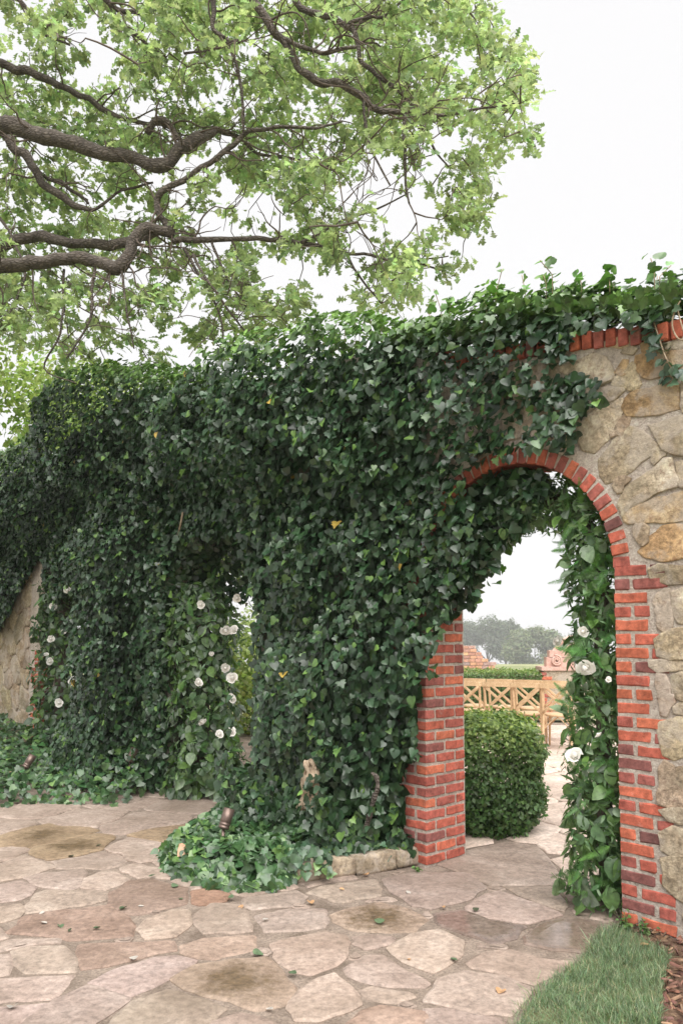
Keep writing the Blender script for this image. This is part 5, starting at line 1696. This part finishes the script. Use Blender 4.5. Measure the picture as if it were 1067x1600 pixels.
for zz, hh, wv in ((1.07, .09, .26), (1.22, .07, .2)): mb.box((.05, -.08, zz), (wv, .09, hh))
mb.build('scroll_block', M['terracotta'], sp_)
mb = MB(); mb.tube(smooth_path([(-.1, -.1, 1.2), (0, -.1, 1.34), (.12, -.1, 1.46), (.2, -.1, 1.52), (.32, -.1, 1.54)], 4), .035, 8); mb.tube(smooth_path([(.08, -.1, 1.18), (.18, -.1, 1.3), (.32, -.1, 1.42), (.5, -.1, 1.48)], 4), .03, 8)
mb.build('volute', M['terracotta'], sp_, True)

# ================================================================== FAR TREES
def far_tree(name, label, base, h, w_, trunk_h, n, size, tint, young_or_lit, ntr=1, group='trees beyond the garden', lobes=14):
    base = np.array(base)
    e = empty(name, tuple(base)); tag(e, label, 'tree', group)
    for k in range(ntr):
        mb = MB(); x = (k-(ntr-1)/2)*w_*.28
        mb.tube([(x, 0, -.3), (x+.02*h, 0, trunk_h*.6), (x-.01*h, .05, trunk_h*1.5), (x, 0, h*.75)], [.03*h, .024*h, .018*h, .004*h], 8, wob=.2); mb.build('trunk', M['bark'], e, True)
        for q in range(4):
            a = q*1.6+k; mb = MB(); mb.tube([(x, 0, trunk_h*1.1), (x+.16*w_*math.cos(a), .16*w_*math.sin(a), trunk_h*1.1+.2*h), (x+.3*w_*math.cos(a), .3*w_*math.sin(a), trunk_h+.45*h)], [.014*h, .009*h, .003*h], 6); mb.build('limb', M['bark'], e, True)
    # crown of lobes
    lob = []
    for k in range(lobes):
        o = norm(rng.normal(0, 1, 3)); lob.append((np.array([o[0]*w_*.34, o[1]*w_*.3, trunk_h+(h-trunk_h)*(.52+.36*o[2])]), w_*rng.uniform(.13, .22)))
    per = n//len(lob)
    L_ = Leaves(OVATE[:1])
    for c, r_ in lob:
        o = norm(rng.normal(0, 1, (per, 3)))
        rr = r_*(.55+.5*rng.random(per))*(1+.3*vnoise(o[:, 0]*4, o[:, 1]*4, o[:, 2]*4))
        P = c+o*rr[:, None]*[1, 1, .8]
        C = tints(per, tint, .35, young_or_lit, .4)
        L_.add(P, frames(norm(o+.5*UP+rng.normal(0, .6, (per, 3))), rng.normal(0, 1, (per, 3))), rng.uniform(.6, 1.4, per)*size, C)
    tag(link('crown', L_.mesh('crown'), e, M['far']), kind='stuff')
    return e
def far_at(x, ybase, Y): return udep(x, ybase, Y)
def top_h(ytop, ybase, Y): return (ybase-ytop)/F*Y
far_tree('distant_tree', 'hazy grey green trees with two trunks beyond the hedge', far_at(776, 1052, 360), top_h(968, 1052, 360), top_h(968, 1052, 360)*1.15, 4.6, 12000, 1.0, (.10, .125, .085), (.16, .19, .13), 2)  # distant leaf tints paled, part of the haze is in the colour
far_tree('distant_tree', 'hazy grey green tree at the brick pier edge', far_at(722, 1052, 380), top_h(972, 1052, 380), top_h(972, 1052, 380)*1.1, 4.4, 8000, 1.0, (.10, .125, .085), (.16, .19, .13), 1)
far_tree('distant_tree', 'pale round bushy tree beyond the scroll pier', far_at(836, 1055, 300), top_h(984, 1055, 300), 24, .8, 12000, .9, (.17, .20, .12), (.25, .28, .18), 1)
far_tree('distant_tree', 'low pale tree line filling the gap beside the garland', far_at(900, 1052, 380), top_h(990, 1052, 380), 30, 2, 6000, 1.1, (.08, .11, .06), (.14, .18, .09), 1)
# bright tree behind the wall's far end
BT = np.array([-8.0, 17.5, -.1])
far_tree('maple_tree', 'bright light green tree behind the far end of the wall', BT, 9.2, 7.2, 2.5, 22000, .15, (.24, .32, .10), (.36, .42, .17), 1, lobes=26)
far_tree('maple_tree', 'pale leafy tree behind the wall under the oak limbs', BT+np.array([3.6, 10, 0]), 12.0, 8.0, 3, 9000, .24, (.17, .24, .08), (.28, .33, .14), 1)

# ================================================================== UPLIGHTS
def uplight(loc, lean, label):
    e = empty('garden_uplight', tuple(loc)); tag(e, label, 'lamp', 'bronze uplights in the ivy')
    q = Vector(lean).normalized().to_track_quat('Z', 'Y').to_matrix().to_4x4()
    mb = MB(); mb.tube([(0, 0, -.22), (0, 0, 0)], .012, 8); mb.build('stake', M['bronze'], e, True)
    mb = MB(); mb.lathe([(0, 0), (.032, .002), (.04, .012), (.04, .02), (.037, .024), (.037, .03), (.04, .034), (.04, .042), (.037, .046), (.037, .052), (.04, .056), (.04, .15), (.036, .15), (.036, .115)], 20, q); b = mb.build('body', M['bronze'], e, True)
    mb = MB(); mb.lathe([(.036, .112), (0, .118)], 20, q); mb.build('lens', M['lens'], e, True)
    return e
u1 = udep(349, 1296, 5.72); uplight(u1, (.28, .25, 1), 'bronze cylinder uplight sticking out of the ivy mound near the kerb')
u2 = udep(40, 1200, 8.4); uplight(u2, (.5, .3, 1), 'bronze uplight in the far ivy bed beside the far arch bricks')
u3 = udep(203, 1192, 8.0); uplight(u3, (.3, .3, 1), 'bronze uplight in the far ivy bed close to the middle arch')

# ================================================================== LAWN, MULCH, WEEDS
lw = MB(); nl = len(LAWN); lw.add([(*p, -.006) for p in LAWN], [tuple(range(nl))]); lo = lw.build('lawn', M['turf']); tag(lo, 'small strip of lawn soil', kind='structure')
mu = MB(); nm_ = len(MULCH); mu.add([(*p, -.002) for p in MULCH], [tuple(range(nm_))]); mo = mu.build('mulch_bed', M['soil']); tag(mo, 'bare mulched soil at the wall foot', kind='structure')
for o in (lo, mo):
    if o.data.polygons[0].normal.z < 0: o.data.flip_normals()
def fill_poly(poly, n):
    lo_, hi_ = poly.min(0), poly.max(0)
    P = rng.uniform(lo_, hi_, (n*4, 2)); P = P[inpoly(P[:, 0], P[:, 1], poly)][:n]
    return P
BLADE = [strip_leaf([(.022, 0), (.026, .4), (.016, .75), (0, 1)], .2, .25), strip_leaf([(.024, 0), (.024, .4), (.014, .75), (0, 1)], .2, .7)]
P2 = fill_poly(LAWN + (LAWN-LAWN.mean(0))*.015, 15000)
edge_ = np.array([a_+(b_-a_)*t_+rng.normal(0, .025, 2) for a_, b_ in zip(LAWN[:5], LAWN[1:6]) for t_ in rng.random(150)])
P2 = np.concatenate([P2, edge_])
keepn = vnoise(P2[:, 0]*7, P2[:, 1]*7, 3.)+rng.random(len(P2))*1.2 > -.25
P2 = P2[keepn]; m = len(P2)
P = np.c_[P2, np.full(m, -.008)]
tip = norm(UP*1.0+rng.normal(0, .42, (m, 3))+.3*np.stack([vnoise(P2[:, 0]*6, P2[:, 1]*6, 1.), vnoise(P2[:, 0]*6, P2[:, 1]*6, 7.), np.zeros(m)], 1))
Lg = Leaves(BLADE); Lg.add(P, frames(rng.normal(0, 1, (m, 3)), tip), rng.uniform(.028, .060, m)*(1+.4*vnoise(P2[:, 0]*5, P2[:, 1]*5, 6.)), tints(m, (.17, .245, .14), .4, (.33, .36, .24), .3, (.42, .36, .24), .06))
go = link('grass', Lg.mesh('grass'), None, M['grass']); tag(go, 'short green grass at the edge of the paving', 'grass', kind='stuff')
# mulch chips
P2 = fill_poly(MULCH, 2600); m = len(P2)
CH = [(np.array([[-.5, -.12, 0], [.5, -.1, 0], [.45, .12, .02], [-.5, .1, .0], [-.4, -.06, .14], [.4, -.05, .13], [.38, .07, .15], [-.42, .06, .14]], float), np.array([[4, 5, 6], [4, 6, 7], [0, 1, 5], [0, 5, 4], [1, 2, 6], [1, 6, 5], [2, 3, 7], [2, 7, 6], [3, 0, 4], [3, 4, 7]]))]
Lc = Leaves(CH); Lc.add(np.c_[P2, rng.uniform(0, .025, m)], frames(norm(UP+rng.normal(0, .35, (m, 3))), rng.normal(0, 1, (m, 3))), rng.uniform(.02, .065, m), tints(m, (.15, .085, .06), .5, (.34, .22, .14), .15))
mc = link('bark_mulch', Lc.mesh('bark_mulch'), None, M['chip']); tag(mc, 'brown bark chips scattered along the wall foot', 'mulch', kind='stuff')
# weed at the foot of the brick jamb
def weed(loc, n, label, hh=.12):
    e = empty('weed', tuple(loc)); tag(e, label, 'weed', 'weeds at the wall foot')
    L_ = Leaves(OVATE); mb = MB()
    for k in range(n):
        dr = norm(np.array([rng.normal(0, .6), rng.normal(0, .6), 1.0])); ln = rng.uniform(.4, 1)*hh
        pts = [np.zeros(3), dr*ln*.5+rng.normal(0, .006, 3), dr*ln]
        mb.tube(pts, .0015, 4)
        t = np.linspace(.3, 1, 4)[:, None]
        L_.add(np.array(loc)+dr*ln*t, frames(norm(UP+rng.normal(0, .5, (4, 3))), rng.normal(0, 1, (4, 3))+dr*.3), rng.uniform(.018, .035, 4), tints(4, (.12, .2, .07), .3))
    mb.build('stem', M['twig'], e)
    tag(link('foliage', rel(L_.mesh('foliage'), e), e, M['grass']), kind='stuff')
weed(W(-.05, 0, .06), 14, 'leafy green weed at the foot of the bare brick jamb')
weed(W(-.16, 0, .06), 9, 'small pale weed under the second quoin brick', .08)
weed(ugr(652, 1362), 6, 'tiny weed sprig at the end of the stone kerb', .04)

# ================================================================== FALLEN LEAVES
fl_pts = [(94, 1445, 'g', 'half folded on the brown flagstone'), (74, 1443, 'w', 'on the brown flagstone near its edge'), (197, 1418, 'g', 'on the dark red flagstone before the ivy mound'), (216, 1416, 'w', 'on the dark red flagstone before the ivy mound'),
 (156, 1450, 'g', 'in the middle of the brown flagstone'), (108, 1456, 'd', 'at the lower edge of the brown flagstone'), (210, 1500, 'w', 'in the joint below the brown flagstones'), (285, 1405, 'g', 'beside the small rust red flagstone'),
 (268, 1386, 'g', 'touching the tip of the ivy mound'), (232, 1370, 'g', 'left of the ivy mound'), (356, 1403, 'g', 'below the front of the ivy mound'), (378, 1414, 'b', 'below the front of the ivy mound, largest of the dry ones'),
 (484, 1408, 'b', 'above the mossy flagstone beside the kerb'), (427, 1577, 'w', 'at the lowest edge of the big mossy flagstone'), (394, 1490, 'g', 'at the upper edge of the big mossy flagstone'), (452, 1519, 'g', 'at the right edge of the big mossy flagstone'),
 (592, 1444, 'g', 'on the brown mossy flagstone below the kerb'), (703, 1497, 'g', 'on the pale flagstone near the grass'), (784, 1546, 'b', 'closest to the grass'), (637, 1392, 'w', 'on the big flagstone before the brick pier'),
 (575, 1367, 'b', 'against the kerb foot'), (538, 1390, 'b', 'in the joint below the kerb'), (22, 1572, 'w', 'in the lowest corner of the paving'), (150, 1322, 'd', 'on the mossy stone below the far ivy bed'), (115, 1338, 'd', 'on the stone left of the far mossy patch'),
 (420, 1436, 'w', 'between the two mossy flagstones'), (690, 1416, 'b', 'in the joint before the wet flagstones'), (70, 1424, 'w', 'just above the brown flagstone'), (745, 1424, 'd', 'on the wet flagstone'), (640, 1500, 'b', 'in the joint beside the pale flagstone'),
 (1000, 1478, 'b', 'between the grass and the brick jamb'), (1010, 1500, 'b', 'on the mulch beside the grass')]
FC = {'g': (.10, .15, .08), 'w': (.42, .39, .35), 'b': (.5, .3, .16), 'd': (.06, .07, .04)}
FN = {'g': 'fallen green leaf', 'w': 'fallen pale leaf', 'b': 'dry tan leaf', 'd': 'dark curled leaf'}
fm = {}
for k in FC:
    for q in range(2):
        tv, tt = (IVY[0], OVATE[0])[q]
        tv = tv.copy(); tv[:, 2] = .35*np.abs(tv[:, 0])**1.2*1.6 + .25*(tv[:, 1]-.4)**2
        fm[k, q] = mesh_np('fallen_leaf', tv, tt, np.repeat(np.array([FC[k]]), len(tv), 0)); fm[k, q].materials.append(M['dead'])
for i, (x, y, k, wh) in enumerate(fl_pts):
    p = ugr(x, y, .004)
    o = bpy.data.objects.new('fallen_leaf', fm[k, i % 2]); COL.objects.link(o)
    o.location = p; sc_ = random.uniform(.03, .058); o.scale = (sc_, sc_, sc_); o.rotation_euler = (random.uniform(-.25, .25), random.uniform(-.25, .25), random.random()*6.28)  # noqa
    tag(o, FN[k]+' '+wh, 'leaf', 'leaves fallen on the paving')

# ================================================================== HAZE
hz = MB(); hz.box((0, 225, 0), (180, 300, 24))
ho = hz.build('haze', None)
tag(ho, 'thin pale haze in the air over the garden', kind='stuff')
hm = bpy.data.materials.new('haze'); hm.use_nodes = True
hn = hm.node_tree.nodes; hn.clear()
out_ = hn.new('ShaderNodeOutputMaterial'); pv = hn.new('ShaderNodeVolumePrincipled')
pv.inputs['Color'].default_value = (.97, .97, .98, 1); pv.inputs['Density'].default_value = .0008
hm.node_tree.links.new(pv.outputs[0], out_.inputs['Volume'])
ho.data.materials.append(hm)
